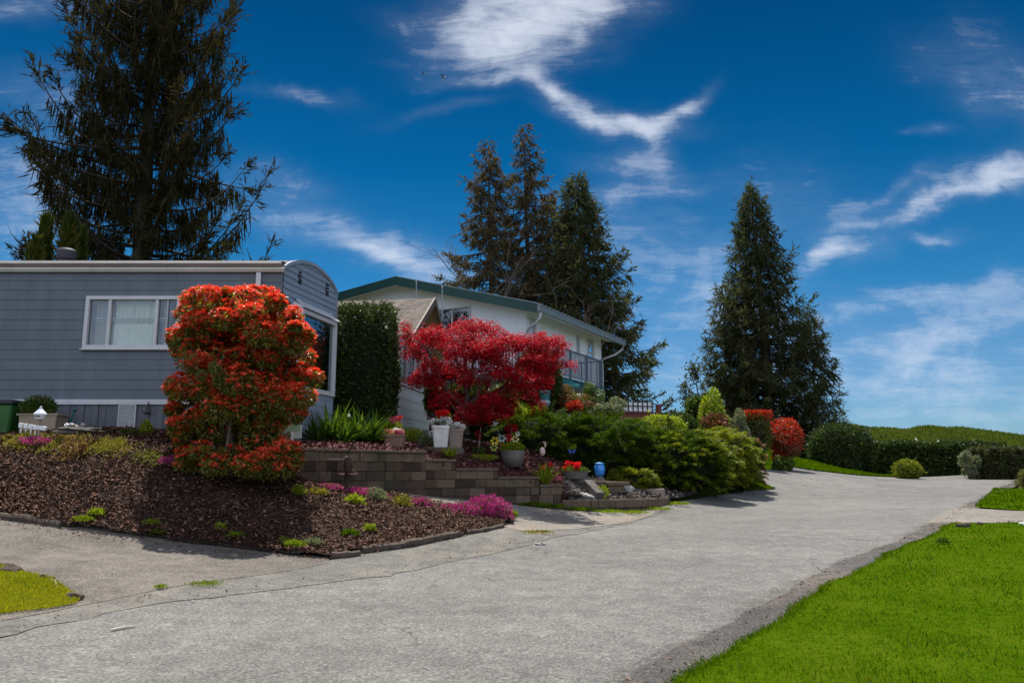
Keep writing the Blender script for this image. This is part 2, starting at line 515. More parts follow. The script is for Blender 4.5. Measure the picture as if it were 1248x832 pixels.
M_ROAD = asphalt('worn_asphalt', [(0.098, 0.095, 0.088), (0.136, 0.132, 0.123), (0.180, 0.175, 0.163)], 0.72)
M_APRON = asphalt('apron_asphalt', [(0.075, 0.072, 0.064), (0.115, 0.110, 0.099), (0.155, 0.149, 0.135)], 0.7, True, (0.20, 0.175, 0.135))
M_DRIVE = asphalt('driveway_asphalt', [(0.078, 0.067, 0.056), (0.108, 0.094, 0.080), (0.145, 0.128, 0.110)], 0.8, False, (0.17, 0.15, 0.125))
M_GUTTER = asphalt('gutter_asphalt', [(0.042, 0.039, 0.036), (0.065, 0.060, 0.055), (0.095, 0.087, 0.079)], 1.0, False, (0.16, 0.12, 0.085))
M_WEAR = asphalt('worn_edge_asphalt', [(0.075, 0.072, 0.066), (0.11, 0.105, 0.097), (0.155, 0.148, 0.138)], 1.0, False, (0.16, 0.13, 0.10))
M_CONC = asphalt('driveway_concrete', [(0.12, 0.105, 0.088), (0.175, 0.16, 0.138), (0.235, 0.218, 0.195)], 0.7, True, (0.2, 0.14, 0.085))

def soil_mat(name, cols, scale=14, bstr=0.9, bd=0.04):
    m, t, out = new_mat(name)
    co = objc(t)
    n1 = t.noise(co, scale, 6, 0.7); n2 = t.noise(co, 1.2, 4)
    v = t.new('ShaderNodeTexVoronoi'); t.l.new(co, v.inputs['Vector']); v.inputs['Scale'].default_value = scale * 2
    f = t.m('ADD', t.m('MULTIPLY', n1, 0.6), t.m('MULTIPLY', n2, 0.4))
    c = t.ramp(f, [(0.32, cols[0]), (0.5, cols[1]), (0.7, cols[2])])
    h = t.m('ADD', n1, t.m('MULTIPLY', v.outputs['Distance'], 0.7))
    principled(t, out, c, 0.95, 0, h, bstr, bd, 0.0)
    return m
M_SOIL = soil_mat('bare_soil', [(0.022, 0.016, 0.013), (0.045, 0.033, 0.027), (0.08, 0.06, 0.05)])
M_REDSOIL = soil_mat('red_lava_rock', [(0.05, 0.022, 0.02), (0.11, 0.045, 0.042), (0.18, 0.085, 0.08)], 18)
M_GROUND = soil_mat('rough_ground', [(0.03, 0.035, 0.012), (0.05, 0.06, 0.018), (0.08, 0.075, 0.03)], 5)
M_GRAVEL = soil_mat('crushed_gravel', [(0.045, 0.038, 0.034), (0.09, 0.078, 0.070), (0.16, 0.142, 0.128)], 22)
M_TURF = soil_mat('turf_soil', [(0.022, 0.05, 0.001), (0.042, 0.08, 0.002), (0.075, 0.10, 0.006)], 9, 0.8, 0.03)

# ---- the ground, one sheet out to the horizon
def axis_pts(a, b, h, far):
    c = np.arange(a, b + 1e-6, h)
    k = [5, 14, 35, 80, 200, 600, far]
    return np.r_[[a - q for q in k[::-1]], c, [b + q for q in k]]
gx = axis_pts(-26, 42, 0.6, 2500); gy = axis_pts(-8, 52, 0.6, 2500)
XX, YY = np.meshgrid(gx, gy)
ZZ = gz(XX, YY) - 0.07
me = MB()
me.v = list(zip(XX.ravel(), YY.ravel(), ZZ))
nx = len(gx)
me.f = [(j * nx + i, j * nx + i + 1, (j + 1) * nx + i + 1, (j + 1) * nx + i) for j in range(len(gy) - 1) for i in range(nx - 1)]
tag(me.build('ground', M_GROUND, smooth=True), kind='structure')

# ---- roads and drives
def hl(*px): return [tuple(hit(u, v))[:2] for u, v in px]
road_r = [(edge_r(y), y) for y in (-6, -2, 2, 5.3, 10, 15, 20, 25, 30, 34, 38)]
seam = [(-13.5, -6), (-10, -1.5)] + hl((0, 778), (130, 745), (300, 723), (470, 702), (560, 683), (650, 662), (705, 650))
seam2 = hl((815, 617), (855, 606), (905, 600))
seam = [(x - .6, y + .1) for x, y in seam]
road_l = seam + [(seam2[0][0] - .1, seam2[0][1] - .1)] + seam2 + [tuple(P(918, 590, 28.5))[:2], tuple(P(932, 580, 34.5))[:2]]
far_l = tuple(P(905, 577, 37))[:2]
tag(MB().sheet(road_l + [tuple(P(948, 577, 36.2))[:2], tuple(P(1050, 580, 38.6))[:2]], road_r + [(27, 40.5)], 150, 40, gz, 0.0).build('road', M_ROAD, smooth=True), kind='structure')
# the cross street at the top of the rise, running behind the lawns
cs_a = [(17.2, 38.6), (19, 38.9), (22, 39.2), (28, 39.8), (40, 40.8)]
tag(MB().sheet([(p[0] - .5, p[1] - 2.0) for p in cs_a], [(p[0] , p[1] + 1.2) for p in cs_a], 60, 10, gz, 0.006).build('cross_street', M_ROAD, smooth=True), kind='structure')
# worn apron between the carriageway seam and the planting bed
bed_edge = hl((-60, 622), (0, 632), (150, 655), (300, 673), (400, 683), (500, 667), (612, 645))
apron_in = hl((-60, 770), (0, 757), (90, 741), (220, 715), (330, 700), (420, 684), (500, 668), (612, 646), (700, 645), (760, 632), (815, 617))
apron_out = hl((-60, 790), (0, 778), (130, 745), (300, 723), (470, 702), (560, 683), (650, 662), (705, 650), (780, 634), (816, 620))
wr = random.Random(3)
apron_in = [(x - .1, y + .22) for x, y in apron_in]
apron_out = resample(apron_out, 60); apron_out = [(x + wr.uniform(-.07, .07), y + wr.uniform(-.06, .06)) for x, y in apron_out]
tag(MB().sheet(apron_in, apron_out, 90, 8, gz, 0.006).build('apron', M_APRON, smooth=True), kind='structure')
drv_out = hl((-60, 772), (0, 758), (90, 741), (220, 715), (330, 700), (402, 686))
drv_in = hl((-60, 615), (0, 625), (150, 648), (300, 668), (400, 680))
tag(MB().sheet(drv_out, drv_in, 50, 14, gz, 0.010).build('driveway', M_DRIVE, smooth=True), kind='structure')
# second drive, climbing between the planting bed and the retaining wall
d2a = hl((700, 645), (640, 648), (605, 640)) + [tuple(P(560, 615, 15.6))[:2], tuple(P(480, 600, 15.2))[:2]]
d2b = [tuple(P(818, 616, 20.1))[:2], tuple(P(760, 622, 19.0))[:2], tuple(P(685, 619, 18.35))[:2], tuple(P(608, 612, 17.3))[:2], tuple(P(500, 603, 15.9))[:2]]
tag(MB().sheet(d2a, d2b, 40, 10, gz, 0.012).build('side_driveway', M_CONC, smooth=True), kind='structure')
# dark broken edge of the carriageway on the right
gj = random.Random(17)
gl_ = [(edge_r(y) - 0.33 + gj.uniform(-.022, .022) - 0.05 * math.sin(y * 1.3) - 0.03 * math.sin(y * 4.1) - 0.02 * math.sin(y * 9.7), y) for y in np.linspace(-6, 37, 320)]
gr_ = [(edge_r(y) + 0.12, y) for y in np.linspace(-6, 37, 120)]
tag(MB().sheet(gl_, gr_, 420, 5, gz, 0.011).build('road_edge', M_GUTTER, smooth=True), kind='structure')
gw_ = [(x - .10 - .06 * math.sin(y * 2.2 + 1) - .05 * math.sin(y * .9) + gj.uniform(-.05, .05), y) for x, y in gl_]
tag(MB().sheet(gw_, gr_, 420, 5, gz, 0.006).build('road_edge_wear', M_WEAR, smooth=True), kind='structure')
# concrete drive crossing the right-hand lawns
rd_a = hl((1128, 638), (1150, 637), (1250, 638)); rd_a.append((rd_a[-1][0] + 9, rd_a[-1][1] + .6))
rd_b = hl((1166, 621), (1185, 621), (1250, 625)); rd_b.append((rd_b[-1][0] + 9, rd_b[-1][1] + .6)); rd_b = [(x + .2, y + .5) for x, y in rd_b]
tag(MB().sheet(rd_a, rd_b, 40, 8, gz, 0.012).build('right_driveway', M_CONC, smooth=True), kind='structure')

# ---- lawns: soil sheet plus real blades
def lawn_sheet(name, A, B, nt=60, nw=20, off=0.035):
    return tag(MB().sheet(A, B, nt, nw, gz, off).build(name, M_TURF, smooth=True), kind='structure')
ys = np.linspace(-4, rd_a[1][1] - 0.2, 60)
la = [(edge_r(y) + 0.10 + 0.035 * math.sin(1.9 * y) + 0.03 * math.sin(5.1 * y + 1) + 0.02 * math.sin(11 * y), y) for y in ys]
la.append((rd_a[2][0] - 1.0, rd_a[2][1] - .05)); la.append((rd_a[3][0], rd_a[3][1] - .05))
lb = [(14, -6), (16, 4), (20, 12), (22, rd_a[3][1] - 1.6)]
lawn_sheet('lawn', la, lb, 90, 24, 0.03)
l2a = hl((1188, 618), (1250, 623)); l2a.append((l2a[-1][0] + 9, l2a[-1][1] + .6))
l2b = hl((1212, 595), (1250, 596)); l2b.append((l2b[-1][0] + 8, l2b[-1][1] + 2))
lawn_sheet('far_lawn', l2a, l2b, 30, 14, 0.018)
l3a = [tuple(P(915, 577, 35.3))[:2], tuple(P(990, 579, 36.8))[:2], tuple(P(1090, 582, 39.2))[:2]]
l3b = [tuple(P(905, 540, 41))[:2], tuple(P(1000, 560, 43))[:2], tuple(P(1092, 576, 41.2))[:2]]
lawn_sheet('upper_lawn', l3a, l3b, 30, 12, 0.05)
l4a = hl((912, 599), (946, 596)); l4b = [tuple(P(905, 590, 27.5))[:2], tuple(P(925, 590, 28.4))[:2]]
lawn_sheet('verge', l4a, l4b, 8, 5, 0.03)
l5a = hl((-40, 752), (0, 749), (60, 742), (92, 736)); l5b = hl((-40, 690), (0, 697), (50, 712), (88, 733))
lawn_sheet('corner_lawn', l5a, l5b, 20, 10, 0.03)

M_GRASS = leafy('grass_blades', [(0.014, 0.040, 0.001), (0.042, 0.100, 0.002), (0.090, 0.158, 0.004), (0.24, 0.22, 0.02)], 0.5, 0.8, (1.1, 1.1, 0.2), 0.7, 0.0)
M_MOSS = leafy('mossy_grass', [(0.08, 0.14, 0.003), (0.22, 0.27, 0.005), (0.40, 0.36, 0.010), (0.48, 0.40, 0.03)], 0.4, 0.6, (1.1, 1.1, 0.6), 1.2)
M_GRASS2 = leafy('dark_grass', [(0.02, 0.06, 0.0), (0.05, 0.12, 0.001), (0.09, 0.17, 0.003)], 0.4, 0.6, (1.1, 1.15, .6), 0.9)
M_STRAW = leafy('straw', [(0.14, 0.13, 0.03), (0.26, 0.22, 0.07), (0.38, 0.32, 0.13)], 0.4, 0.6, None, 0.9)
def in_quad(A, B, n, dens=None):
    """random plan points between two polylines"""
    A = resample(A, 200); B = resample(B, 200)
    i = rng.integers(0, 199, n * 4); f = rng.random(n * 4)[:, None]; t = rng.random(n * 4)[:, None]
    a = A[i] * (1 - f) + A[i + 1] * f; b = B[i] * (1 - f) + B[i + 1] * f
    p = a * (1 - t) + b * t
    w = np.hypot(*(a - b).T)
    if dens is not None: w = w * dens(p)
    keep = rng.random(len(p)) < w / w.max()
    return p[keep][:n]
def blades(name, A, B, n, h, wd, mat, off, dens=None, lean=0.55):
    p = in_quad(A, B, n, dens); n = len(p)
    dist = np.hypot(p[:, 0], p[:, 1])
    z = gz(p[:, 0], p[:, 1]) + off
    ax = rng.normal(size=(n, 3)) * lean; ax[:, 2] = 1
    clump = 0.7 + 0.55 * np.sin(p[:, 0] * 3.1 + 1.3 * np.sin(p[:, 1] * 2.3)) * np.sin(p[:, 1] * 2.7 + np.sin(p[:, 0] * 1.9))
    L = h * (0.55 + 0.7 * rng.random(n)) * np.clip(clump, 0.55, 1.3)
    W_ = wd * (0.7 + 0.6 * rng.random(n)) * np.clip(dist / 9, 0.7, 3.5)
    o = leaf_mesh(name, mat, np.c_[p, z], ax, rand_dir(n), L, W_, None, 0.1, 0.35)
    return tag(o, kind='stuff')
near = lambda p: np.clip(8.0 / np.hypot(p[:, 0], p[:, 1]), 0.05, 1.4) ** 1.7 * (np.abs(p[:, 0]) < p[:, 1] * 0.75 + 2.0) * (p[:, 1] > 3)
tag(blades('grass', la, lb, 190000, 0.056, 0.0075, M_GRASS, 0.025, near), 'short bright green grass covering the right lawn', 'grass')
tuf = lambda p: near(p) * (np.sin(p[:, 0] * 5.3 + 2 * np.sin(p[:, 1] * 3.1)) * np.sin(p[:, 1] * 4.7 + 2 * np.sin(p[:, 0] * 2.2)) > .62)
tag(blades('grass_tufts', la, lb, 14000, 0.095, 0.010, M_GRASS2, 0.025, tuf, .8), 'longer dark tufts standing in the right lawn', 'grass')
tag(blades('dry_grass', la, lb, 3500, 0.045, 0.008, M_STRAW, 0.03, lambda p: near(p) * (np.sin(p[:, 0] * 1.7 + 5 + 1.5 * np.sin(p[:, 1] * 1.3)) > .55), 1.2), 'dry straw coloured blades lying in the right lawn', 'grass')
ea = [(x - .04, y) for x, y in la[:60]]; eb = [(x + .09, y) for x, y in la[:60]]
tag(blades('edge_grass', ea, eb, 5500, 0.065, 0.008, M_GRASS, 0.02, lambda p: np.clip(8 / np.hypot(p[:, 0], p[:, 1]), .1, 1.5) ** 1.5 * (p[:, 1] > 3), .9), 'ragged yellowing grass along the lawn edge', 'grass')
tag(blades('far_grass', l2a, l2b, 16000, 0.08, 0.012, M_GRASS, 0.012), 'green grass beyond the right concrete drive', 'grass')
tag(blades('upper_grass', l3a, l3b, 16000, 0.09, 0.013, M_GRASS, 0.045), 'green grass sloping up below the round red bush', 'grass')
tag(blades('verge_grass', l4a, l4b, 2500, 0.12, 0.012, M_GRASS, 0.02), 'small wedge of grass beside the spreading junipers', 'grass')
tag(blades('corner_grass', [(x + .05, y - .08) for x, y in l5a], [(x + .05, y + .06) for x, y in l5b], 17000, 0.062, 0.008, M_MOSS, 0.025), 'mossy yellow green grass at the driveway corner', 'grass')

# ---- planting bed of bark mulch
bed_front = hl((-60, 620), (0, 631), (75, 643), (150, 654), (225, 663), (300, 671), (360, 678), (402, 681), (450, 674), (500, 665), (560, 654), (612, 643), (626, 632))
bed_back = [(-14, 15.75), (-12, 15.75), (-9.5, 15.75), (-7.5, 15.75), (-5.2, 15.6), (-4.6, 15.0), tuple(P(358, 597, 14.3))[:2], tuple(P(420, 598, 14.85))[:2], tuple(P(470, 600, 15.3))[:2], tuple(P(520, 607, 15.6))[:2], tuple(P(570, 618, 15.8))[:2], tuple(P(626, 630, 15.2))[:2]]
def bedz(x, y): return gz(x, y)
def bed_lift(i, j):
    return 0
bm_ = MB().sheet(bed_front, bed_back, 110, 36, gz, 0.05)
bv = np.array(bm_.v)
bv[:, 2] += 0.025 * np.sin(bv[:, 0] * 2.1 + np.sin(bv[:, 1] * 1.7)) + rng.normal(size=len(bv)) * 0.012
bm_.v = [tuple(q) for q in bv]
tag(bm_.build('mulch_bed', M_SOIL, smooth=True), kind='structure')
M_CHIP = leafy('bark_chips', [(0.012, 0.007, 0.006), (0.042, 0.020, 0.013), (0.098, 0.048, 0.032), (0.18, 0.098, 0.067), (0.30, 0.20, 0.15)], 0.0, 0.8, None, 1.0, 0.12)
def chips(name, A, B, n, size, mat, off, zf=gz):
    p = in_quad(A, B, n); n = len(p)
    z = zf(p[:, 0], p[:, 1]) + off + rng.random(n) * 0.035
    ax = rng.normal(size=(n, 3)); ax[:, 2] *= 0.35
    nr = rng.normal(size=(n, 3)) * 0.45; nr[:, 2] += 1
    L = size * (0.45 + 1.7 * rng.random(n) ** 3)
    return tag(leaf_mesh(name, mat, np.c_[p, z], ax, nr, L, L * (0.3 + 0.35 * rng.random(n)), None, 0.22, 0.5), kind='stuff')
tag(chips('bark_mulch', bed_front, bed_back, 140000, 0.039, M_CHIP, 0.075), 'dark brown bark mulch chips covering the sloping bed', 'mulch')

spill_in = [(x + .05, y + .12) for x, y in bed_front]; spill_out = [(x - .06, y - .22) for x, y in bed_front]
tag(chips('spilled_bark', spill_in, spill_out, 1500, 0.032, M_CHIP, 0.010), 'loose bark bits spilled along the paving edge', 'mulch')
tag(chips('road_grit', gl_, [(x + .35, y) for x, y in gl_], 2600, 0.022, M_CHIP, 0.008), 'grit and leaf bits along the right road edge', 'grit')
tag(chips('seam_grit', apron_out, [(x - .15, y + .3) for x, y in apron_out], 500, 0.022, M_CHIP, 0.008), 'grit lying along the apron seam', 'grit')

# ---- raised terrace behind the retaining wall
WALL = [(352, 14.25, 2.02), (398, 14.75, 2.02), (470, 15.75, 2.02), (519, 16.4, 1.86), (555, 16.9, 1.68), (607, 17.55, 1.50), (657, 18.25, 1.32), (685, 18.65, 1.14)]
CURB = [(685, 18.65), (720, 18.9), (760, 19.15), (790, 19.5), (816, 20.3)]
tp = []
for u, d, z in WALL: p = P(u, 575, d); tp.append((p.x + .1, p.y + .12, z - 0.05))
for u, d in CURB: p = P(u, 575, d); tp.append((p.x + .05, p.y + .12, 0.93))
for u, v, d in [(352, 538, 16.4), (372, 538, 16.6), (440, 539, 17.2), (480, 541, 17.6), (520, 545, 18.2), (560, 550, 18.7), (600, 556, 19.2), (640, 563, 19.6), (690, 577, 20.0), (740, 590, 20.6), (815, 600, 21.6)]:
    tp.append(tuple(P(u, v, d)))
for u, v, d in [(620, 572, 18.7), (560, 562, 17.6), (660, 583, 19.2)]: tp.append(tuple(P(u, v, d)))
_tz = tps_fit(tp)
def tz(x, y): return _tz(x, y)
t_front = [(p[0], p[1]) for p in tp[:len(WALL)]]
t_back = [(p[0], p[1]) for p in tp[len(WALL) + len(CURB):len(WALL) + len(CURB) + 9]]
t_back = [(x, y + (1.2 if k > 1 else 0)) for k, (x, y) in enumerate(t_back)]
tag(MB().sheet(t_front, t_back, 60, 20, tz, 0.0).build('terrace', M_REDSOIL, smooth=True), kind='structure')
M_RCHIP = leafy('red_lava_chips', [(0.035, 0.014, 0.013), (0.09, 0.034, 0.032), (0.15, 0.06, 0.055), (0.25, 0.13, 0.12)], 0.0, 0.85, None, 1.0, 0.2)
tag(chips('red_gravel', t_front, t_back, 22000, 0.06, M_RCHIP, 0.0, tz), 'dark red lava gravel covering the terrace', 'gravel')
r_front = [(p[0], p[1]) for p in tp[len(WALL):len(WALL) + len(CURB)]]
r_back = [tuple(P(u, 580, d))[:2] for u, d in ((685, 20.3), (740, 20.8), (790, 21.3), (830, 22.2), (850, 22.6))]
tag(MB().sheet(r_front, r_back, 40, 14, lambda x, y: np.maximum(tz(x, y), gz(x, y)), 0.02).build('rockery_ground', M_GRAVEL, smooth=True), kind='structure')
M_GCHIP = leafy('grey_gravel_chips', [(0.05, 0.040, 0.036), (0.10, 0.084, 0.076), (0.19, 0.165, 0.15)], 0.0, 0.85, None, 1.0, 0.2)
tag(chips('crushed_stone', r_front, r_back, 6000, 0.06, M_GCHIP, 0.02, lambda x, y: np.maximum(tz(x, y), gz(x, y))), 'pinkish grey crushed stone in the low rockery', 'gravel')
# ------------------------------------------------------------ building materials
def siding(name, col, var=0.18, rough=0.55, streak=0.5):
    m, t, out = new_mat(name)
    co = objc(t)
    mp = t.new('ShaderNodeMapping'); t.l.new(co, mp.inputs[0]); mp.inputs['Scale'].default_value = (1.0, 1.0, 0.12)
    run = t.noise(mp.outputs[0], 5, 5, 0.65); n = t.noise(co, 1.4, 5, 0.6); f = t.noise(co, 30, 3)
    k = t.m('ADD', t.m('MULTIPLY', run, streak), t.m('MULTIPLY', n, 1 - streak))
    c = t.ramp(k, [(0.3, tuple(x * (1 - var) for x in col)), (0.7, tuple(min(1, x * (1 + var * .7)) for x in col))])
    principled(t, out, c, rough, 0, f, 0.06, 0.01, 0.35)
    return m
M_SLATE = siding('slate_blue_siding', (0.106, 0.127, 0.154), 0.26)
M_SLATE2 = siding('pale_blue_siding', (0.24, 0.29, 0.36), 0.16)
M_SKIRT = siding('skirting_board', (0.115, 0.122, 0.142), 0.25)
M_TRIM = siding('white_trim', (0.52, 0.52, 0.53), 0.14, 0.45)
M_CREAM = siding('cream_fascia', (0.50, 0.47, 0.41), 0.18, 0.45)
M_STUCCO = siding('white_stucco', (0.74, 0.79, 0.83), 0.07, 0.85)
M_GREEN = siding('dark_green_fascia', (0.012, 0.055, 0.050), 0.25, 0.5)
M_SOFFIT = siding('tan_soffit', (0.38, 0.31, 0.22), 0.12, 0.8)
M_BROWN = siding('brown_fascia', (0.14, 0.10, 0.085), 0.25, 0.7)
M_WLAP = siding('white_lap_siding', (0.58, 0.60, 0.58), 0.10, 0.6)
M_ROOF = plain('grey_roofing', (0.10, 0.10, 0.105), 0.85, 0, 0.35, 5, 0.5)
M_SHINGLE = plain('weathered_shingle', (0.11, 0.088, 0.072), 0.95, 0, 0.55, 4, 0.6, dirt=(0.30, 0.27, 0.24))
M_DARKM = plain('dark_metal', (0.025, 0.024, 0.024), 0.5, 0.3, 0.3, 12)
M_GREYM = plain('grey_metal', (0.33, 0.34, 0.35), 0.45, 0.5, 0.2, 8)
M_GUT = siding('grey_green_gutter', (0.17, 0.20, 0.20), 0.2, 0.45)
M_INT = plain('dim_interior', (0.035, 0.033, 0.035), 0.9)
M_RAIL = plain('railing_paint', (0.13, 0.15, 0.20), 0.5, 0.2, 0.15)
M_CURT = siding('curtain_cloth', (0.80, 0.83, 0.72), 0.16, 0.9, 0.8)
M_CURT2 = siding('grey_curtain', (0.30, 0.30, 0.28), 0.2, 0.9, 0.8)
def glass(name, tint=(0.93, 0.97, 0.96), refl=0.12):
    m, t, out = new_mat(name)
    tr = t.new('ShaderNodeBsdfTransparent'); tr.inputs[0].default_value = c4(tint)
    gl = t.new('ShaderNodeBsdfGlossy'); gl.inputs['Roughness'].default_value = 0.02; gl.inputs['Color'].default_value = (0.9, 0.95, 1, 1)
    fr = t.new('ShaderNodeFresnel'); fr.inputs[0].default_value = 1.5
    mx = t.new('ShaderNodeMixShader'); t.l.new(t.m('ADD', fr.outputs[0], refl - 0.04), mx.inputs[0])
    t.l.new(tr.outputs[0], mx.inputs[1]); t.l.new(gl.outputs[0], mx.inputs[2]); t.l.new(mx.outputs[0], out.inputs[0])
    return m
M_GLASS = glass('window_glass')
M_GLASSG = glass('green_tinted_glass', (0.35, 0.62, 0.56), 0.2)

def lap_rows(mb, fr, s0, s1, z0, z1, row, holes=(), proud=0.010):
    """clapboards: each row leans out to its lower edge; holes are (s0,s1,z0,z1)"""
    zs = sorted(set([z0, z1] + list(np.arange(z0 + row, z1 - 0.01, row)) + [h for q in holes for h in q[2:]]))
    zs = [z for z in zs if z0 <= z <= z1]
    for a, b in zip(zs[:-1], zs[1:]):
        if b - a < 1e-4: continue
        k = math.floor((a - z0) / row + 1e-6); rb = z0 + k * row
        oa = proud * (1 - (a - rb) / row); ob = proud * (1 - (b - rb) / row)
        segs = [(s0, s1)]
        for h in holes:
            if a >= h[2] - 1e-6 and b <= h[3] + 1e-6:
                ns = []
                for p, q in segs:
                    if h[0] > p: ns.append((p, min(q, h[0])))
                    if h[1] < q: ns.append((max(p, h[1]), q))
                segs = [x for x in ns if x[1] - x[0] > 1e-3]
        for p, q in segs:
            mb.add([fr(p, a, oa), fr(q, a, oa), fr(q, b, ob), fr(p, b, ob)], [(0, 1, 2, 3)])
            if abs(a - rb) < 1e-6:
                mb.add([fr(p, a, -0.004), fr(q, a, -0.004), fr(q, a, oa), fr(p, a, oa)], [(0, 1, 2, 3)])
    return mb

def window_unit(parent, fr, s0, s1, z0, z1, mull=(), name='window', trim=0.06, glassm=None, deep=0.5, inner=M_INT, frame_m=None, o=0.02):
    frame_m = frame_m or M_TRIM
    w = MB().ring(fr, s0, s1, z0, z1, trim, -0.08, o + 0.03)
    for s in mull: w.fbox(fr, s - trim * .4, s + trim * .4, z0 + trim, z1 - trim, -0.05, o + 0.015)
    wo_ = w.build(name, frame_m, parent, bevel=0.004)
    MB().add([fr(s0 + trim * .8, z0 + trim * .8, -0.02), fr(s1 - trim * .8, z0 + trim * .8, -0.02), fr(s1 - trim * .8, z1 - trim * .8, -0.02), fr(s0 + trim * .8, z1 - trim * .8, -0.02)], [(0, 1, 2, 3)]).build('pane', glassm or M_GLASS, wo_)
    b = MB()
    b.fbox(fr, s0, s1, z0, z1, -deep - 0.05, -deep)
    b.fbox(fr, s0 - .02, s0, z0, z1, -deep, -0.085); b.fbox(fr, s1, s1 + .02, z0, z1, -deep, -0.085)
    b.fbox(fr, s0, s1, z1, z1 + .02, -deep, -0.085); b.fbox(fr, s0, s1, z0 - .02, z0, -deep, -0.085)
    b.build('recess', inner, wo_)
    return wo_

# ------------------------------------------------------------ the slate blue mobile home
home = empty('mobile_home', (-10.5, 16, 2.1), 'long slate blue mobile home with bowed roof and white trim behind the mulch bed', 'mobile home')
def pz(v, d): return P(624, v, d).z
HX = P(342, 400, 16).x; LX = P(313, 400, 16).x
L0 = -18.0
FR = frame((L0, 16, 0), (1, 0)); S = lambda x: x - L0
zt, zb, zs_ = pz(331, 16), pz(487, 16), 1.95          # under the fascia, floor trim, skirt foot
wx0, wx1 = P(103, 400, 16).x, P(219, 400, 16).x; wz0, wz1 = pz(425, 16), pz(361, 16)
wl = MB(); lap_rows(wl, FR, 0, S(LX), zb, zt, 0.205, [(S(wx0) + .03, S(wx1) - .03, wz0 + .03, wz1 - .03)])
lap_rows(wl, FR, S(LX) + .002, S(HX), pz(356, 16), zt, 0.205)
ED = Vector((P(407, 400, 18.4).x - HX, 2.4, 0)); ELEN = ED.length
FE = frame((HX, 16, 0), (ED.x, ED.y))                  # end wall of the overhanging top
FL = frame((LX, 16, 0), (ED.x, ED.y))                  # end wall below it
lap_rows(wl, FL, 0, ELEN, zb - .35, pz(356, 16) + .1, 0.205)
wl.build('wall', M_SLATE, home)
# bowed end panel of the overhang
def bow(s):
    t = s / ELEN
    return 5.80 + (0.06 * t) + 0.34 * (1 - (2 * t - 1) ** 2) ** 0.9
eb = MB(); zlow = lambda s: 5.215 + 0.05 * s / ELEN - 0.22 * max(0, min(1, (s - 0.0) / 0.6))
row = 0.135; N = 24
for k in range(9):
    for i in range(N):
        s0, s1 = ELEN * i / N, ELEN * (i + 1) / N
        za, zc = 4.95 + k * row, 4.95 + (k + 1) * row
        lo0, lo1 = max(za, zlow(s0)), max(za, zlow(s1)); hi0, hi1 = min(zc, bow(s0) - .06), min(zc, bow(s1) - .06)
        if hi0 <= lo0 and hi1 <= lo1: continue
        hi0 = max(hi0, lo0); hi1 = max(hi1, lo1)
        q = lambda z: 0.004 + 0.022 * (1 - (z - za) / row)
        eb.add([FE(s0, lo0, q(lo0)), FE(s1, lo1, q(lo1)), FE(s1, hi1, q(hi1)), FE(s0, hi0, q(hi0))], [(0, 1, 2, 3)])
        eb.add([FE(s0, lo0, -.01), FE(s1, lo1, -.01), FE(s1, lo1, q(lo1)), FE(s0, lo0, q(lo0))], [(0, 1, 2, 3)])
eb.build('end_panel', M_SLATE2, home)
MB().fbox(FE, .0, ELEN, 5.0, 5.9, -.06, -.012).build('end_backing', M_DARKM, home)
ar = MB()
for i in range(N):
    s0, s1 = ELEN * i / N, ELEN * (i + 1) / N
    ar.hexa([FE(s0, bow(s0) - .07, .05), FE(s1, bow(s1) - .07, .05), FE(s1, bow(s1) - .07, -.02), FE(s0, bow(s0) - .07, -.02), FE(s0, bow(s0) + .01, .05), FE(s1, bow(s1) + .01, .05), FE(s1, bow(s1) + .01, -.02), FE(s0, bow(s0) + .01, -.02)])
ar.fbox(FE, ELEN, ELEN + .04, 5.0, bow(ELEN), -.02, .05)
ar.build('end_trim', M_SLATE2, home)
rf = MB()
for i in range(N):
    s0, s1 = ELEN * i / N, ELEN * (i + 1) / N
    a, b = FE(s0, bow(s0) - .005, .03), FE(s1, bow(s1) - .005, .03)
    rf.add([(L0, a.y, a.z), tuple(a), tuple(b), (L0, b.y, b.z)], [(0, 1, 2, 3)])
roof = rf.build('roof', M_ROOF, home)
MB().fbox(FR, 0, S(HX) - .01, 5.765, 5.835, -.06, .09).build('roof_edge', M_BROWN, roof)
MB().fbox(FR, 0, S(HX) + .02, zt - .02, 5.76, -.02, .075).fbox(FR, 0, S(HX) + .035, zt + .015, zt + .06, .078, .095).build('fascia', M_CREAM, home, bevel=.006)
sfp = [FL(-.02, 0, -.1), FE(0.01, 0, -.02), FE(ELEN - .01, 0, -.02), FL(ELEN, 0, -.1)]
MB().hexa([q + Vector((0, 0, 5.195)) for q in sfp] + [q + Vector((0, 0, 5.23)) for q in sfp]).build('soffit', M_SLATE, home)
MB().fbox(FR, S(LX) - .055, S(LX) + .045, zb - .9, zt - .03, .02, .07).build('downspout', M_TRIM, home, bevel=.01)
MB().fbox(FR, 0, S(LX) + .03, zb - .10, zb + .005, .0, .045).build('floor_trim', M_TRIM, home, bevel=.006)
sk = MB(); sx = 0.0
while sx < S(LX):
    sk.fbox(FR, sx, min(sx + .135, S(LX)), zs_ - .1, zb - .10, -.03, .0 if int(sx * 7.41) % 2 else .012); sx += .145
sk.fbox(FR, 0, S(LX), zs_ - .1, zb - .10, -.06, -.032)
sk.fbox(FL, 0, ELEN, zs_ - .2, zb - .35, -.05, .0)
sk.build('skirting', M_SKIRT, home)
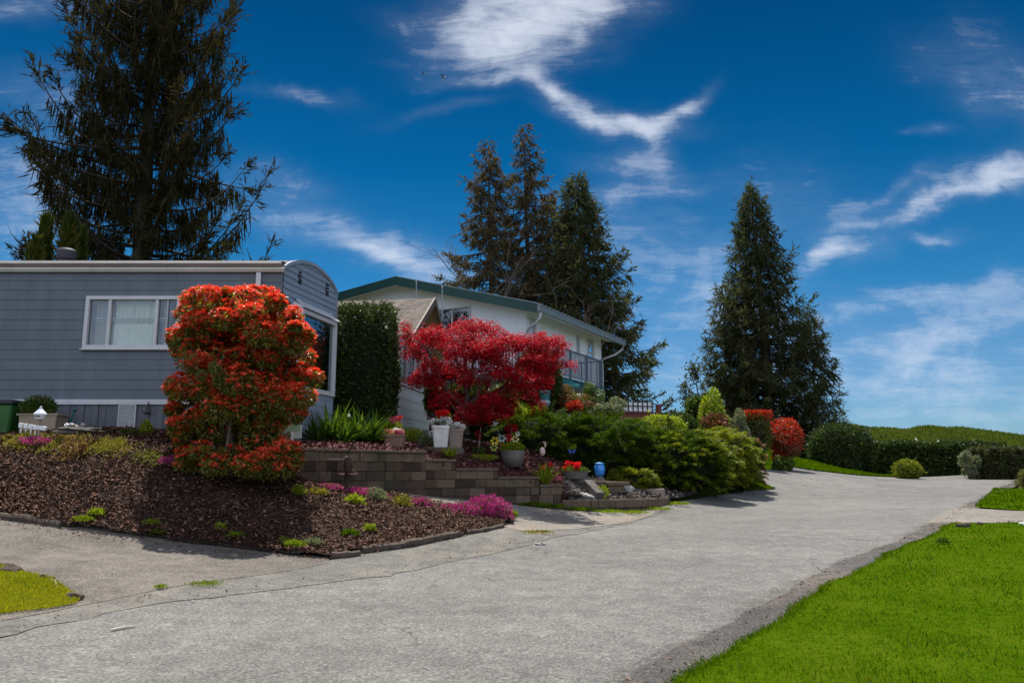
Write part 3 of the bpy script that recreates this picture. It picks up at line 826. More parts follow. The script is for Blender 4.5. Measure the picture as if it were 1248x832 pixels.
# window with curtains
wn = window_unit(home, FR, S(wx0), S(wx1), wz0, wz1, [S(P(132.5, 400, 16).x), S(P(190, 400, 16).x)], trim=.075, deep=.55)
WS = lambda u: S(P(u, 400, 16).x)
def curtain(parent, fr, s0, s1, z0, z1, o, mat, amp=.025, step=.012, per=.11, name='curtain'):
    n = int((s1 - s0) / step); vs, fs = [], []
    for i in range(n + 1):
        s = s0 + (s1 - s0) * i / n
        w = amp * (math.sin(2 * math.pi * s / per) + .5 * math.sin(2 * math.pi * s / (per * 2.7) + 1))
        vs += [fr(s, z0, o + w), fr(s, z1, o + w * .8)]
    fs = [(2 * i, 2 * i + 2, 2 * i + 3, 2 * i + 1) for i in range(n)]
    return MB().add(vs, fs).build(name, mat, parent, smooth=True)
zm = wz0 + (wz1 - wz0) * .50
curtain(wn, FR, WS(134), WS(188), wz0 + .06, zm, -.16, M_CURT, .006, name='cafe_curtain')
curtain(wn, FR, WS(134), WS(188), zm - .02, wz1 - .05, -.22, M_CURT, .035, name='curtain')
curtain(wn, FR, WS(110), WS(131), wz0 + .06, wz1 - .06, -.20, M_CURT2, .02, name='curtain')
curtain(wn, FR, WS(193), WS(202), wz0 + .06, wz1 - .06, -.19, M_CURT2, .02, name='curtain')
MB().fbox(FR, WS(111), WS(203), zm + .09, zm + .12, -.14, -.12).fbox(FR, WS(111), WS(203), zm + .04, zm + .055, -.14, -.12).build('curtain_rod', M_TRIM, wn)
MB().fbox(FR, WS(202), WS(204), wz0 + .075, wz1 - .075, -.045, .02).build('sash_rail', M_GREYM, wn)
MB().fbox(FR, S(wx0) - .03, S(wx1) + .03, wz0 - .03, wz0 - .001, -.02, .075).build('sill', M_TRIM, wn, bevel=.005)
# louvred vent in the skirting
vt = MB(); v0, v1 = WS(153.5), WS(174.5); vz0, vz1 = pz(523, 16), zb - .108
vt.ring(FR, v0, v1, vz0, vz1, .02, -.02, .05)
vo = vt.build('louvre_vent', M_TRIM, home)
lv = MB()
for k in range(12):
    z = vz0 + .03 + k * (vz1 - vz0 - .05) / 12
    lv.add([FR(v0 + .02, z, .045), FR(v1 - .02, z, .045), FR(v1 - .02, z + .03, .016), FR(v0 + .02, z + .03, .016)], [(0, 1, 2, 3)])
lv.build('slats', M_TRIM, vo); MB().fbox(FR, v0, v1, vz0, vz1, -.012, .0145).build('vent_back', M_DARKM, vo)
# roof vent cap
rv = P(80, 318, 17)
MB().lathe((rv.x, rv.y, 6.0), [(.155, 0), (.155, .2), (.185, .21), (.195, .30), (.195, .40), (.16, .44), (.05, .455)], 20).build('roof_vent', plain('dark_vent_metal', (.055, .05, .06), .6, .3), home, smooth=False)
# two slot vents high on the end panel
for u in (358.5, 393.5):
    k = MB(); s = ELEN * ((u - 343) / 64.0) ** 0.92; z = pz(338.5 if u < 370 else 353, 16 + 2.4 * s / ELEN)
    k.fbox(FE, s - .05, s + .05, z - .13, z + .13, .01, .045)
    g = k.build('gable_vent', M_DARKM, home)
    MB().fbox(FE, s - .06, s + .06, z - .03, z - .005, .046, .055).fbox(FE, s - .06, s + .06, z + .05, z + .075, .046, .055).build('vent_bar', M_SLATE2, g)
# bay window under the overhang
bay0, bay1 = FL(.62, 0, .62), FL(ELEN - .12, 0, .62)
BF = frame(bay0, (ED.x, ED.y)); BL = (bay1 - bay0).length
bz0, bz1 = pz(483, 18.0), 5.02
BS = frame(FL(.25, 0, .02), tuple((bay0 - FL(.25, 0, .02)))[:2]); BSL = (bay0 - FL(.25, 0, .02)).length
window_unit(home, BF, 0.02, BL, bz0, bz1, [], 'bay_window', .10, M_GLASSG, .5, plain('green_reflection_tone', (.07, .20, .17), .9))  # recess coloured green to stand in for the reflection in the bay glass
window_unit(home, BS, 0.0, BSL, bz0, bz1, [], 'bay_side_window', .09, M_GLASSG, .35, M_INT)
MB().tube([bay0 + Vector((0, 0, bz0)), bay0 + Vector((0, 0, bz1))], .075, 8).build('bay_post', M_TRIM, home)
aw = MB(); q0, q1 = FE(.1, 5.16, .03), FE(ELEN - .05, 5.16, .03)
aw.add([BF(-.03, bz1 + .005, .10), BF(BL + .05, bz1 + .005, .10), BF(BL + .05, bz1 + .20, -.12), BF(-.03, bz1 + .20, -.12)], [(0, 1, 2, 3)])
aw.add([BS(-.03, bz1 + .005, .10), BS(BSL + .06, bz1 + .005, .08), BS(BSL - .02, bz1 + .20, -.12), BS(-.03, bz1 + .20, -.12)], [(0, 1, 2, 3)])
aw.build('bay_awning', M_TRIM, home)
bb = MB(); lap_rows(bb, BF, 0.02, BL, zb - 1.2, bz0 - .003, .15); lap_rows(bb, BS, 0, BSL, zb - 1.2, bz0 - .003, .15)
bb.build('bay_base', M_SLATE2, home)
bt = MB(); bt.fbox(BF, .02, BL, bz1 - .0, bz1 + .003, -.5, .0); bt.build('bay_ceiling', M_TRIM, home)

# ------------------------------------------------------------ weathered second mobile home
h2 = empty('neighbouring_mobile_home', (-5, 24, 2.2), 'low white mobile home with brown weathered roof behind the clipped cedar column', 'mobile home')
e0 = P(484, 450, 21.5); e1 = P(524, 450, 25.0)
F2 = frame((e0.x, e0.y, 0), (e1.x - e0.x, e1.y - e0.y)); W2 = (Vector((e1.x, e1.y, 0)) - Vector((e0.x, e0.y, 0))).length
zr, ze = pz(368, 23.4), 5.35
lw = MB(); wz = pz(472, 22.5); lap_rows(lw, F2, 0, W2, 1.8, wz - .02, .26)
lw.build('wall', M_WLAP, h2)
gb = MB(); gb.add([F2(0, wz + 1.5, 0), F2(W2, wz + 1.5, 0), F2(W2, ze, 0), F2(W2 / 2, zr, 0), F2(0, ze, 0)], [(0, 1, 2, 3, 4)])
gb.fbox(F2, 0.0, .1, 1.8, ze, -8.0, -.003); gb.fbox(F2, W2 - .1, W2, 1.8, ze, -8.0, -.003); gb.fbox(F2, 0, W2, 1.8, ze, -8.2, -8.001)
gb.build('gable_wall', M_SOFFIT, h2)
win2 = window_unit(h2, F2, .02, W2 - .1, wz, wz + 1.5, [W2 * .25, W2 * .5, W2 * .75], 'window_band', .06, M_GLASS, .5, M_INT)
curtain(win2, F2, .1, W2 * .24, wz + .06, wz + 1.4, -.2, M_CURT2)
curtain(win2, F2, W2 * .3, W2 * .48, wz + .06, wz + 1.4, -.2, M_CURT2)
curtain(win2, F2, W2 * .78, W2 * .92, wz + .06, wz + 1.4, -.2, M_CURT2)
r2 = MB()
for (sa, za, sb, zb2) in ((-.5, ze - .2, W2 / 2, zr), (W2 / 2, zr, W2 + .5, ze - .2)):
    r2.hexa([F2(sa, za, .55), F2(sb, zb2, .55), F2(sb, zb2, -9), F2(sa, za, -9), F2(sa, za + .07, .55), F2(sb, zb2 + .07, .55), F2(sb, zb2 + .07, -9), F2(sa, za + .07, -9)])
ro2 = r2.build('roof', M_SHINGLE, h2)
fb = MB()
for (sa, za, sb, zb2) in ((-.5, ze - .2, W2 / 2, zr), (W2 / 2, zr, W2 + .5, ze - .2)):
    fb.hexa([F2(sa, za - .13, .60), F2(sb, zb2 - .13, .60), F2(sb, zb2 - .13, .553), F2(sa, za - .13, .553), F2(sa, za + .09, .60), F2(sb, zb2 + .09, .60), F2(sb, zb2 + .09, .553), F2(sa, za + .09, .553)])
fb.build('bargeboard', M_BROWN, ro2)
sf = MB()
for (sa, za, sb, zb2) in ((-.5, ze - .2, W2 / 2, zr), (W2 / 2, zr, W2 + .5, ze - .2)):
    sf.add([F2(sa, za - .012, .55), F2(sb, zb2 - .012, .55), F2(sb, zb2 - .012, .0), F2(sa, za - .012, .0)], [(0, 1, 2, 3)])
sf.build('soffit', M_SOFFIT, ro2)

# ------------------------------------------------------------ white two-storey house
wh = empty('white_house', (0, 28, 2.2), 'white two storey house with green fascia and balcony behind the red maple', 'house')
AZ = R(27.5); SDIR = (math.sin(AZ), math.cos(AZ)); GDIR = (-math.cos(AZ), math.sin(AZ))
WC = P(641, 400, 27.6)                                  # near corner of the walls
FS = frame((WC.x, WC.y, 0), SDIR)                        # long side wall, s runs away
SL = 7.3
GW = 10.6
FG = frame((WC.x + GDIR[0] * GW, WC.y + GDIR[1] * GW, 0), (-GDIR[0], -GDIR[1]))   # gable wall, s runs from far left to the corner
eav = 7.12
def roofz(s):       # roof underside along the gable, s from left; measured at the near corner s = GW
    w = GW - s
    pts = [(-.75, eav), (5.2, eav + 1.62), (10.8, eav + .92), (11.4, eav + .80)]
    return float(np.interp(w, [p[0] for p in pts], [p[1] for p in pts]))
hz0 = 1.9
gwin = [(GW - 3.75, GW - 2.25, 6.48, 7.62)]
gw = MB()
ss = sorted(set([0, GW] + [GW - 5.2] + list(gwin[0][:2])))
for a, b in zip(ss[:-1], ss[1:]):
    if abs(a - gwin[0][0]) < 1e-6:
        gw.add([FG(a, hz0, 0), FG(b, hz0, 0), FG(b, gwin[0][2], 0), FG(a, gwin[0][2], 0)], [(0, 1, 2, 3)])
        gw.add([FG(a, gwin[0][3], 0), FG(b, gwin[0][3], 0), FG(b, roofz(b), 0), FG(a, roofz(a), 0)], [(0, 1, 2, 3)])
    else:
        gw.add([FG(a, hz0, 0), FG(b, hz0, 0), FG(b, roofz(b), 0), FG(a, roofz(a), 0)], [(0, 1, 2, 3)])
def side_u(u): # distance along the side wall seen at picture column u
    t = (u - 624) / FPX; a = pix_tan(u, 430)[0]
    return (a * WC.y - WC.x) / (SDIR[0] - a * SDIR[1])
def side_z(v, s): 
    d = WC.y + SDIR[1] * s; return pz(v, d)
s_w = (side_u(716), side_u(723.5)); s_d = (side_u(702.5), side_u(705.5)); s_e = (side_u(646), side_u(653))
holes = [(s_w[0], s_w[1], side_z(436, s_w[0]), side_z(412, s_w[0])), (s_e[0], s_e[1], side_z(415, s_e[0]), side_z(387, s_e[0])), (s_d[0], s_d[1], side_z(432, s_d[0]), side_z(409, s_d[0]))]
cuts = sorted(set([0, SL] + [x for h in holes for x in h[:2]]))
for a, b in zip(cuts[:-1], cuts[1:]):
    h = [q for q in holes if abs(q[0] - a) < 1e-6]
    if h:
        gw.add([FS(a, hz0, 0), FS(b, hz0, 0), FS(b, h[0][2], 0), FS(a, h[0][2], 0)], [(0, 1, 2, 3)])
        gw.add([FS(a, h[0][3], 0), FS(b, h[0][3], 0), FS(b, eav + .2, 0), FS(a, eav + .2, 0)], [(0, 1, 2, 3)])
    else:
        gw.add([FS(a, hz0, 0), FS(b, hz0, 0), FS(b, eav + .2, 0), FS(a, eav + .2, 0)], [(0, 1, 2, 3)])
far0, far1 = FS(SL, hz0, 0), FS(SL, eav + .2, 0); bk0, bk1 = FS(SL, hz0, -GW), FS(SL, eav + .2, -GW)
gw.add([far0, bk0, bk1, far1], [(0, 1, 2, 3)])
gw.build('wall', M_STUCCO, wh)
lf = MB()
kink = [(-.75, eav), (5.2, eav + 1.62), (10.8, eav + .92), (11.4, eav + .80)]
for (w0, z0), (w1, z1) in zip(kink[:-1], kink[1:]):
    lf.hexa([FS(-.62, z0 + .02, -w0), FS(SL + .7, z0 + .02, -w0), FS(SL + .7, z1 + .02, -w1), FS(-.62, z1 + .02, -w1), FS(-.62, z0 + .2, -w0), FS(SL + .7, z0 + .2, -w0), FS(SL + .7, z1 + .2, -w1), FS(-.62, z1 + .2, -w1)])
wr_ = lf.build('roof', plain('pale_metal_roof', (.30, .32, .33), .5, .2, .2, 3), wh)
gf = MB(); so = MB()
for (w0, z0), (w1, z1) in zip(kink[:-1], kink[1:]):
    gf.hexa([FS(-.68, z0 - .16, -w0), FS(-.625, z0 - .16, -w0), FS(-.625, z1 - .16, -w1), FS(-.68, z1 - .16, -w1), FS(-.68, z0 + .17, -w0), FS(-.625, z0 + .17, -w0), FS(-.625, z1 + .17, -w1), FS(-.68, z1 + .17, -w1)])
    so.add([FS(-.62, z0 + .012, -w0), FS(0, z0 + .012, -w0), FS(0, z1 + .012, -w1), FS(-.62, z1 + .012, -w1)], [(0, 1, 2, 3)])
so.add([FS(-.6, eav + .012, .72), FS(SL + .68, eav + .012, .72), FS(SL + .68, eav + .16, .0), FS(-.6, eav + .16, .0)], [(0, 1, 2, 3)])
gf.build('green_fascia', M_GREEN, wr_); so.build('soffit', M_STUCCO, wr_)
gt = MB(); gt.fbox(FS, -.66, SL + .72, eav - .10, eav + .10, .755, .87); gt.fbox(FS, -.66, SL + .72, eav + .101, eav + .125, .75, .89)
gt.build('gutter', M_GUT, wr_)
rp = MB()
rp.fbox(FS, -.6, SL + .7, eav + .125, eav + .135, .70, .86)
for k in range(26):
    s = -.5 + k * (SL + 1.1) / 25
    rp.fbox(FS, s - .02, s + .02, eav + .130, eav + .16, .70, .88)
rp.build('roof_edge_trim', M_GREYM, wr_)
def pipe(pts, r=.045): return MB().tube(pts, r, 8)
pipe([FS(-.5, eav - .1, .81), FS(-.5, eav - .28, .80), FS(-.42, eav - .45, .6), FS(-.2, eav - .58, .2), FS(.03, eav - .62, .06), FS(.05, eav - .8, .06), FS(.05, hz0, .06)]).build('downspout', M_TRIM, wh, smooth=True)
pipe([FS(SL + .55, eav - .1, .81), FS(SL + .55, eav - .25, .78), FS(SL + .35, eav - .5, .5), FS(SL - .05, eav - .72, .08), FS(SL - .05, eav - .95, .06), FS(SL - .05, hz0, .06)]).build('downspout', M_TRIM, wh, smooth=True)
w = window_unit(wh, FG, *gwin[0], [GW - 3.05], 'gable_window', .06, M_GLASS, .6, M_INT)
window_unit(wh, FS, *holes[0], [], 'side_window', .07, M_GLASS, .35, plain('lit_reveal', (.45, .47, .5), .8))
window_unit(wh, FS, *holes[1], [], 'balcony_door', .08, M_GLASS, .5, M_INT)
window_unit(wh, FS, *holes[2], [], 'slot_window', .03, M_GLASS, .4, M_INT)
s7 = side_u(723); z7 = side_z(476, s7)
MB().fbox(FS, s7 - .1, s7 + .15, z7 - .14, z7 + .14, .0, .09).fbox(FS, s7 - .13, s7 + .18, z7 + .141, z7 + .17, -.001, .11).build('meter_box', plain('meter_blue', (.06, .09, .13), .5), wh)
# balcony that wraps the near corner
bo = 1.05; sb1 = side_u(694) + .9; zd = 4.9; zr_ = 5.95
dk = MB(); dk.fbox(FS, -bo, sb1, zd - .20, zd, .004, bo); dk.fbox(FG, GW - 4.6, GW, zd - .20, zd, .004, bo)
bal = dk.build('balcony', M_GUT, wh)
MB().fbox(FS, -bo - .02, sb1 + .03, zd - .26, zd - .02, bo + .003, bo + .05).fbox(FS, sb1 + .003, sb1 + .05, zd - .26, zd - .02, .01, bo + .05).build('balcony_fascia', M_GREEN, bal)
rl = MB()
def rail(fr, s0, s1, o, posts):
    rl.fbox(fr, s0, s1, zr_ - .05, zr_, o - .03, o + .03); rl.fbox(fr, s0, s1, zd + .08, zd + .12, o - .02, o + .02)
    n = int((s1 - s0) / .12)
    for i in range(1, n):
        s = s0 + (s1 - s0) * i / n
        rl.fbox(fr, s - .011, s + .011, zd + .12, zr_ - .05, o - .011, o + .011)
    for s in posts: rl.fbox(fr, s - .04, s + .04, zd, zr_ + .03, o - .04, o + .04)
rail(FS, -bo, sb1, bo - .05, [-bo + .04, sb1 * .33, sb1 * .66, sb1 - .04])
rail(FG, GW - 4.6, GW + bo - .1, bo - .051, [GW - 4.56, GW - 3, GW - 1.2, GW + .2])
FSE = frame(FS(sb1 - .05, 0, bo - .1), tuple((FS(sb1 - .05, 0, 0) - FS(sb1 - .05, 0, bo)))[:2]); rail(FSE, 0, bo - .12, 0, [.0])
rl.build('railing', M_RAIL, bal)
for s in (sb1 - .12, sb1 * .4): MB().fbox(FS, s - .05, s + .05, hz0, zd - .2, bo - .16, bo - .06).build('balcony_post', M_TRIM, bal)
# two radio masts standing against the gable
for u, v0, v1 in ((507.5, 344, 372), (539, 350, 420)):
    p0, p1 = P(u, v1, 27.0), P(u, v0, 27.0)
    m_ = MB().tube([(p0.x, p0.y, p0.z - .6), p1], .018, 6).blob(p1, (.035, .035, .05), 0, 1)
    o = m_.build('antenna_mast', M_GREYM); tag(o, 'short thin antenna mast at the ridge of the low brown roof' if u < 520 else 'taller thin antenna mast rising above the red maple against the white gable', 'antenna', 'antenna masts before the gable')

# ------------------------------------------------------------ stepped block retaining wall and low curb
def block_mat():
    m, t, out = new_mat('concrete_block')
    g = t.new('ShaderNodeNewGeometry'); co = objc(t)
    n = t.noise(co, 9, 6, 0.7); f = t.noise(co, 55, 3, .7); b = t.noise(co, 1.5, 4)
    c = t.ramp(g.outputs['Random Per Island'], [(0, (.044, .030, .020)), (.5, (.080, .056, .038)), (1, (.135, .098, .070))])
    c = t.mix(.75, c, t.ramp(n, [(.3, (.62, .6, .56)), (.65, (1.15, 1.15, 1.15))]), 'MULTIPLY')
    mo = t.ramp(b, [(.55, 0.0), (.7, 1.0)])
    c = t.mix(t.m('MULTIPLY', mo, .55), c, (.045, .055, .028))
    principled(t, out, c, .92, 0, t.m('ADD', f, n), .5, .012, .2)
    return m
M_BLOCK = block_mat()
wall = empty('retaining_wall', (P(520, 600, 16.4).x, 16.4, 1.1), 'stepped grey concrete block retaining wall holding the red gravel terrace', 'wall')
br = random.Random(8)
def block_run(p0, p1, ztop, zbot, h=.18, cap=True, depth=.24):
    a = Vector((p0.x, p0.y, 0)); b = Vector((p1.x, p1.y, 0)); L = (b - a).length
    fr = frame(a, (b - a)); bl = MB(); cp = MB()
    z = ztop - (.05 if cap else 0); k = 0
    while z > zbot:
        s = -0.0 if k % 2 else -br.uniform(.1, .25)
        while s < L:
            w_ = br.choice((.22, .3, .42, .42, .5))
            s0, s1 = max(0, s), min(L, s + w_ - .006)
            if s1 - s0 > .05:
                o = br.uniform(-.012, .012)
                dz1 = br.uniform(-.004, .004); o2 = o + br.uniform(-.010, .010); bl.hexa([fr(s0, z - h + .005, o), fr(s1, z - h + .005, o2), fr(s1, z - h + .005, -depth), fr(s0, z - h + .005, -depth), fr(s0, z + dz1, o), fr(s1, z - dz1, o2), fr(s1, z - dz1, -depth), fr(s0, z + dz1, -depth)])
            s += w_
        z -= h; k += 1
    if cap:
        s = 0
        while s < L:
            w_ = br.uniform(.4, .55); s1 = min(L, s + w_ - .005)
            if s1 - s > .03: cp.fbox(fr, s, s1, ztop - .046, ztop + br.uniform(0, .006), -depth - .02, .035)
            s += w_
    return bl, cp
pl = [P(u, 575, d) for u, d, z in WALL]
for (p0, p1, (u, d, z)) in zip(pl[:-1], pl[1:], WALL[1:] if False else WALL):
    zb_ = min(g1(p0.x, p0.y), g1(p1.x, p1.y)) - .15
    bl, cp = block_run(p0, p1, z, zb_)
    bl.build('block_section', M_BLOCK, wall, bevel=.008); cp.build('cap_course', M_BLOCK, wall, bevel=.006)
curb = empty('stone_curb', (2.5, 19.2, .8), 'low curved curb of weathered blocks edging the rockery at the roadside', 'curb')
pc = [P(u, 575, d) for u, d in CURB]
for p0, p1 in zip(pc[:-1], pc[1:]):
    bl, cp = block_run(p0, p1, .97, min(g1(p0.x, p0.y), g1(p1.x, p1.y)) - .1, .2, False, .22)
    bl.build('block_section', M_BLOCK, curb, bevel=.012)
# ------------------------------------------------------------ vegetation
M_BARK = plain('conifer_bark', (0.060, 0.045, 0.036), 0.95, 0, 0.4, 7, 0.7, 0.15)
M_GBARK = plain('grey_bark', (0.12, 0.10, 0.085), 0.95, 0, 0.35, 9, 0.6, 0.15)
M_SPRUCE = leafy('spruce_needles', [(0.012, 0.012, 0.007), (0.028, 0.026, 0.013), (0.052, 0.045, 0.022), (0.09, 0.072, 0.038)], 0.3, 0.8, (1.2, 1.2, .7), 0.5, 0.0)
M_CEDAR = leafy('cedar_sprays', [(0.022, 0.028, 0.013), (0.050, 0.058, 0.027), (0.090, 0.092, 0.044), (0.16, 0.15, 0.085)], 0.42, 0.8, (1.15, 1.25, .7), 0.6, 0.0)
M_CEDARB = leafy('brownish_cedar_sprays', [(0.030, 0.027, 0.017), (0.068, 0.058, 0.034), (0.12, 0.095, 0.058), (0.20, 0.155, 0.10)], 0.42, 0.8, (1.2, 1.15, .7), 0.4, 0.0)
M_HEDGE = leafy('hedge_leaves', [(0.012, 0.024, 0.006), (0.026, 0.048, 0.010), (0.05, 0.078, 0.014), (0.10, 0.13, 0.03)], 0.25, 0.5, None, 1.5)
M_OLIVEH = leafy('lightened_hedge_leaves', [(0.02, 0.028, 0.010), (0.045, 0.055, 0.018), (0.08, 0.09, 0.03), (0.16, 0.16, 0.07)], 0.25, 0.5, None, 1.5)  # hedge leaf colour lightened to stand in for the columns' sunlit tops
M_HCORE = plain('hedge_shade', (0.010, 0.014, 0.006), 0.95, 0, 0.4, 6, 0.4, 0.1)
M_JUN = leafy('juniper_sprays', [(0.012, 0.030, 0.003), (0.033, 0.066, 0.005), (0.065, 0.108, 0.007), (0.12, 0.155, 0.014)], 0.38, 0.65, (1.15, 1.2, .5), 1.3, .1)
M_JUNY = leafy('golden_juniper_sprays', [(0.05, 0.07, 0.006), (0.12, 0.15, 0.010), (0.20, 0.22, 0.014), (0.30, 0.28, 0.04)], 0.4, 0.5, None, 1.3)
M_LIME = leafy('lime_leaves', [(0.08, 0.13, 0.006), (0.17, 0.23, 0.010), (0.27, 0.32, 0.02), (0.38, 0.38, 0.05)], 0.45, 0.5, None, 2)
M_GREENL = leafy('green_leaves', [(0.018, 0.040, 0.006), (0.045, 0.085, 0.010), (0.085, 0.13, 0.016), (0.15, 0.17, 0.03)], 0.4, 0.45, None, 2)
M_OLIVE = leafy('olive_leaves', [(0.04, 0.05, 0.012), (0.085, 0.095, 0.02), (0.15, 0.15, 0.035), (0.26, 0.23, 0.07)], 0.4, 0.45, None, 2)
M_PHO_R = leafy('red_young_leaves', [(0.28, 0.010, 0.007), (0.55, 0.032, 0.016), (0.74, 0.080, 0.032), (0.86, 0.20, 0.09), (0.88, 0.38, 0.24)], 0.5, 0.45, (1.2, .75, .6), 2.0, 0.3)
M_PHO_G = leafy('olive_old_leaves', [(0.035, 0.045, 0.006), (0.10, 0.11, 0.014), (0.19, 0.175, 0.025), (0.32, 0.22, 0.04)], 0.48, 0.4, None, 2.0, 0.5)
M_PHO_B = leafy('pale_green_blotched_leaves', [(0.06, 0.07, 0.012), (0.12, 0.13, 0.03), (0.20, 0.19, 0.06)], 0.4, 0.5, None, 2.0)
M_MAPLE = leafy('crimson_maple_leaves', [(0.10, 0.002, 0.008), (0.22, 0.004, 0.015), (0.36, 0.008, 0.022), (0.52, 0.018, 0.032), (0.52, 0.09, 0.10)], 0.42, 0.5, (1.25, .7, .7), 1.6, 0.10)
M_BRONZE = leafy('bronze_leaves', [(0.05, 0.045, 0.016), (0.12, 0.07, 0.026), (0.24, 0.09, 0.045), (0.36, 0.17, 0.09)], 0.4, 0.5, (1.15, 1, .8), 1.8)
M_GREYG = leafy('grey_green_leaves', [(0.05, 0.065, 0.03), (0.11, 0.13, 0.07), (0.20, 0.22, 0.13), (0.36, 0.36, 0.26)], 0.35, 0.5, None, 2)
M_REDL = leafy('red_hedge_leaves', [(0.12, 0.008, 0.006), (0.30, 0.020, 0.010), (0.50, 0.05, 0.018), (0.62, 0.20, 0.06)], 0.45, 0.45, (1.2, .8, .6), 2)
def petals(name, col, v=.35):
    return leafy(name, [tuple(c * (1 - v) for c in col), col, tuple(min(1, c * 1.15 + .03) for c in col)], 0.35, 0.5, (1.1, 1.0, 1.0), 3)
M_HEATH = leafy('heather_flowers', [(0.18, 0.012, 0.07), (0.38, 0.030, 0.16), (0.54, 0.07, 0.26), (0.66, 0.25, 0.42)], 0.3, 0.6, (1.1, .9, 1.0), 3)
P_RED = petals('red_petals', (0.70, 0.015, 0.015)); P_WHITE = petals('white_petals', (0.78, 0.78, 0.76), .12)
P_PINK = petals('pink_petals', (0.72, 0.16, 0.26)); P_YEL = petals('yellow_petals', (0.75, 0.52, 0.03)); P_ORG = petals('orange_petals', (0.75, 0.20, 0.03))

def shell(c, r, n, depth=0.25, zmin=-0.9, flat=None):
    """points in the outer skin of an ellipsoid, with outward directions"""
    d = rand_dir(int(n * 1.6)); d = d[d[:, 2] > zmin][:n]
    k = 1 - depth * rng.random(len(d)) ** 1.5
    p = np.array(c) + d * np.array(r) * k[:, None]
    nr = unit(d / np.array(r))
    return p, nr

def conifer(name, loc, H, Rb, label, group=None, mat=M_SPRUCE, nb=120, twig=.5, dens=16, prof=None, droop=-.35, upturn=.45,
            hang=.75, zlo=.06, tw=.075, trunk=.28, jit=.25, lean=(0, 0), gap=.0, cat='tree', leaders=(), wseed=1, outw=1.0, latw=.9):
    r_ = np.random.default_rng(wseed)
    root = empty(name, loc, label, cat, group)
    prof = prof or (lambda t: (1 - t) ** 0.85)
    tb = MB(); L = Vector(loc)
    def tpt(t): return L + Vector((lean[0] * t * H + .12 * math.sin(t * 5), lean[1] * t * H + .1 * math.cos(t * 6), H * t))
    tb.tube([tpt(t) for t in np.linspace(-.02, .985, 14)], [max(.012, trunk * (1 - t) ** .9) for t in np.linspace(0, .99, 14)], 8)
    pos, ax, ln = [], [], []
    stems = [(L, H, Rb, nb, 1.0)] + [(L + Vector((x, y, 0)), h, rb, n, 0) for x, y, h, rb, n in leaders]
    for (S0, Hh, Rr, nbr, main) in stems:
        if not main:
            tb.tube([S0 + Vector((0, 0, Hh * t)) for t in np.linspace(0, .98, 8)], [max(.01, .12 * (1 - t)) for t in np.linspace(0, .98, 8)], 6)
        for i in range(nbr):
            t = zlo + (1 - zlo) * ((i + r_.random()) / nbr) ** 0.92
            if r_.random() < gap * (1 - t): continue
            phi = i * 2.39996 + r_.normal() * .35
            Lb = Rr * prof(t) * (1 + jit * r_.normal() * (1.0 if r_.random() < .8 else 1.8))
            Lb = min(max(Lb, .15), 1.32 * Rr * prof(t) + .1)
            o = (tpt(t) if main else S0 + Vector((0, 0, Hh * t)))
            n = max(4, int(6 * min(1, Lb / 2) + 3)); s = np.linspace(0, 1, n)
            dr = droop * (1 - t * .75) + r_.normal() * .06; up = upturn * (1 + .4 * r_.normal())
            bend = r_.normal() * .18
            ang = phi + bend * s
            pts = np.c_[o.x + Lb * s * np.cos(ang), o.y + Lb * s * np.sin(ang), o.z + Lb * (dr * s + up * s ** 2.6)]
            if Lb > .5:
                tb.tube(pts, [max(.006, .012 + .016 * Lb * (1 - q)) for q in s], 4, False)
            m = max(5, int(Lb * dens)); q = .12 + .88 * r_.random(m) ** .8
            bp = np.c_[np.interp(q, s, pts[:, 0]), np.interp(q, s, pts[:, 1]), np.interp(q, s, pts[:, 2])]
            tang = unit(np.array(pts[-1] - pts[-2])); out = np.array([math.cos(phi), math.sin(phi), 0.0])
            latv = np.array([-math.sin(phi), math.cos(phi), 0.0])
            sgn = r_.choice([-1, 1], m)[:, None]
            a = out * outw * (.35 + .5 * r_.random((m, 1))) + latv * sgn * r_.random((m, 1)) * latw + np.array([0, 0, -1.0]) * hang * (.3 + 1.1 * r_.random((m, 1)))
            tipm = q > .85
            a[tipm] = tang + .55 * r_.normal(size=(tipm.sum(), 3))
            pos.append(bp + r_.normal(size=(m, 3)) * .05 * twig); ax.append(a)
            ln.append(twig * (.35 + .85 * r_.random(m)) * np.where(tipm, .6, 1.0))
    pos, ax, ln = np.concatenate(pos), unit(np.concatenate(ax)), np.concatenate(ln)
    # every spray: a spine with side branchlets
    P_, A_, N_, L_, W_ = [pos], [ax], [r_.normal(size=pos.shape)], [ln], [tw * (.7 + .6 * r_.random(len(ln)))]
    for k in range(3):
        f = .2 + .6 * r_.random(len(ln))
        P_.append(pos + ax * (ln * f)[:, None]); A_.append(ax * .7 + r_.normal(size=ax.shape) * .5); N_.append(r_.normal(size=ax.shape))
        L_.append(ln * .5 * (.6 + .6 * r_.random(len(ln)))); W_.append(tw * .8 * (.6 + .6 * r_.random(len(ln))))
    tb.build('trunk', M_BARK, root, smooth=True)
    leaf_mesh('crown', mat, np.concatenate(P_), np.concatenate(A_), np.concatenate(N_), np.concatenate(L_), np.concatenate(W_), root, .2, .4)
    return root

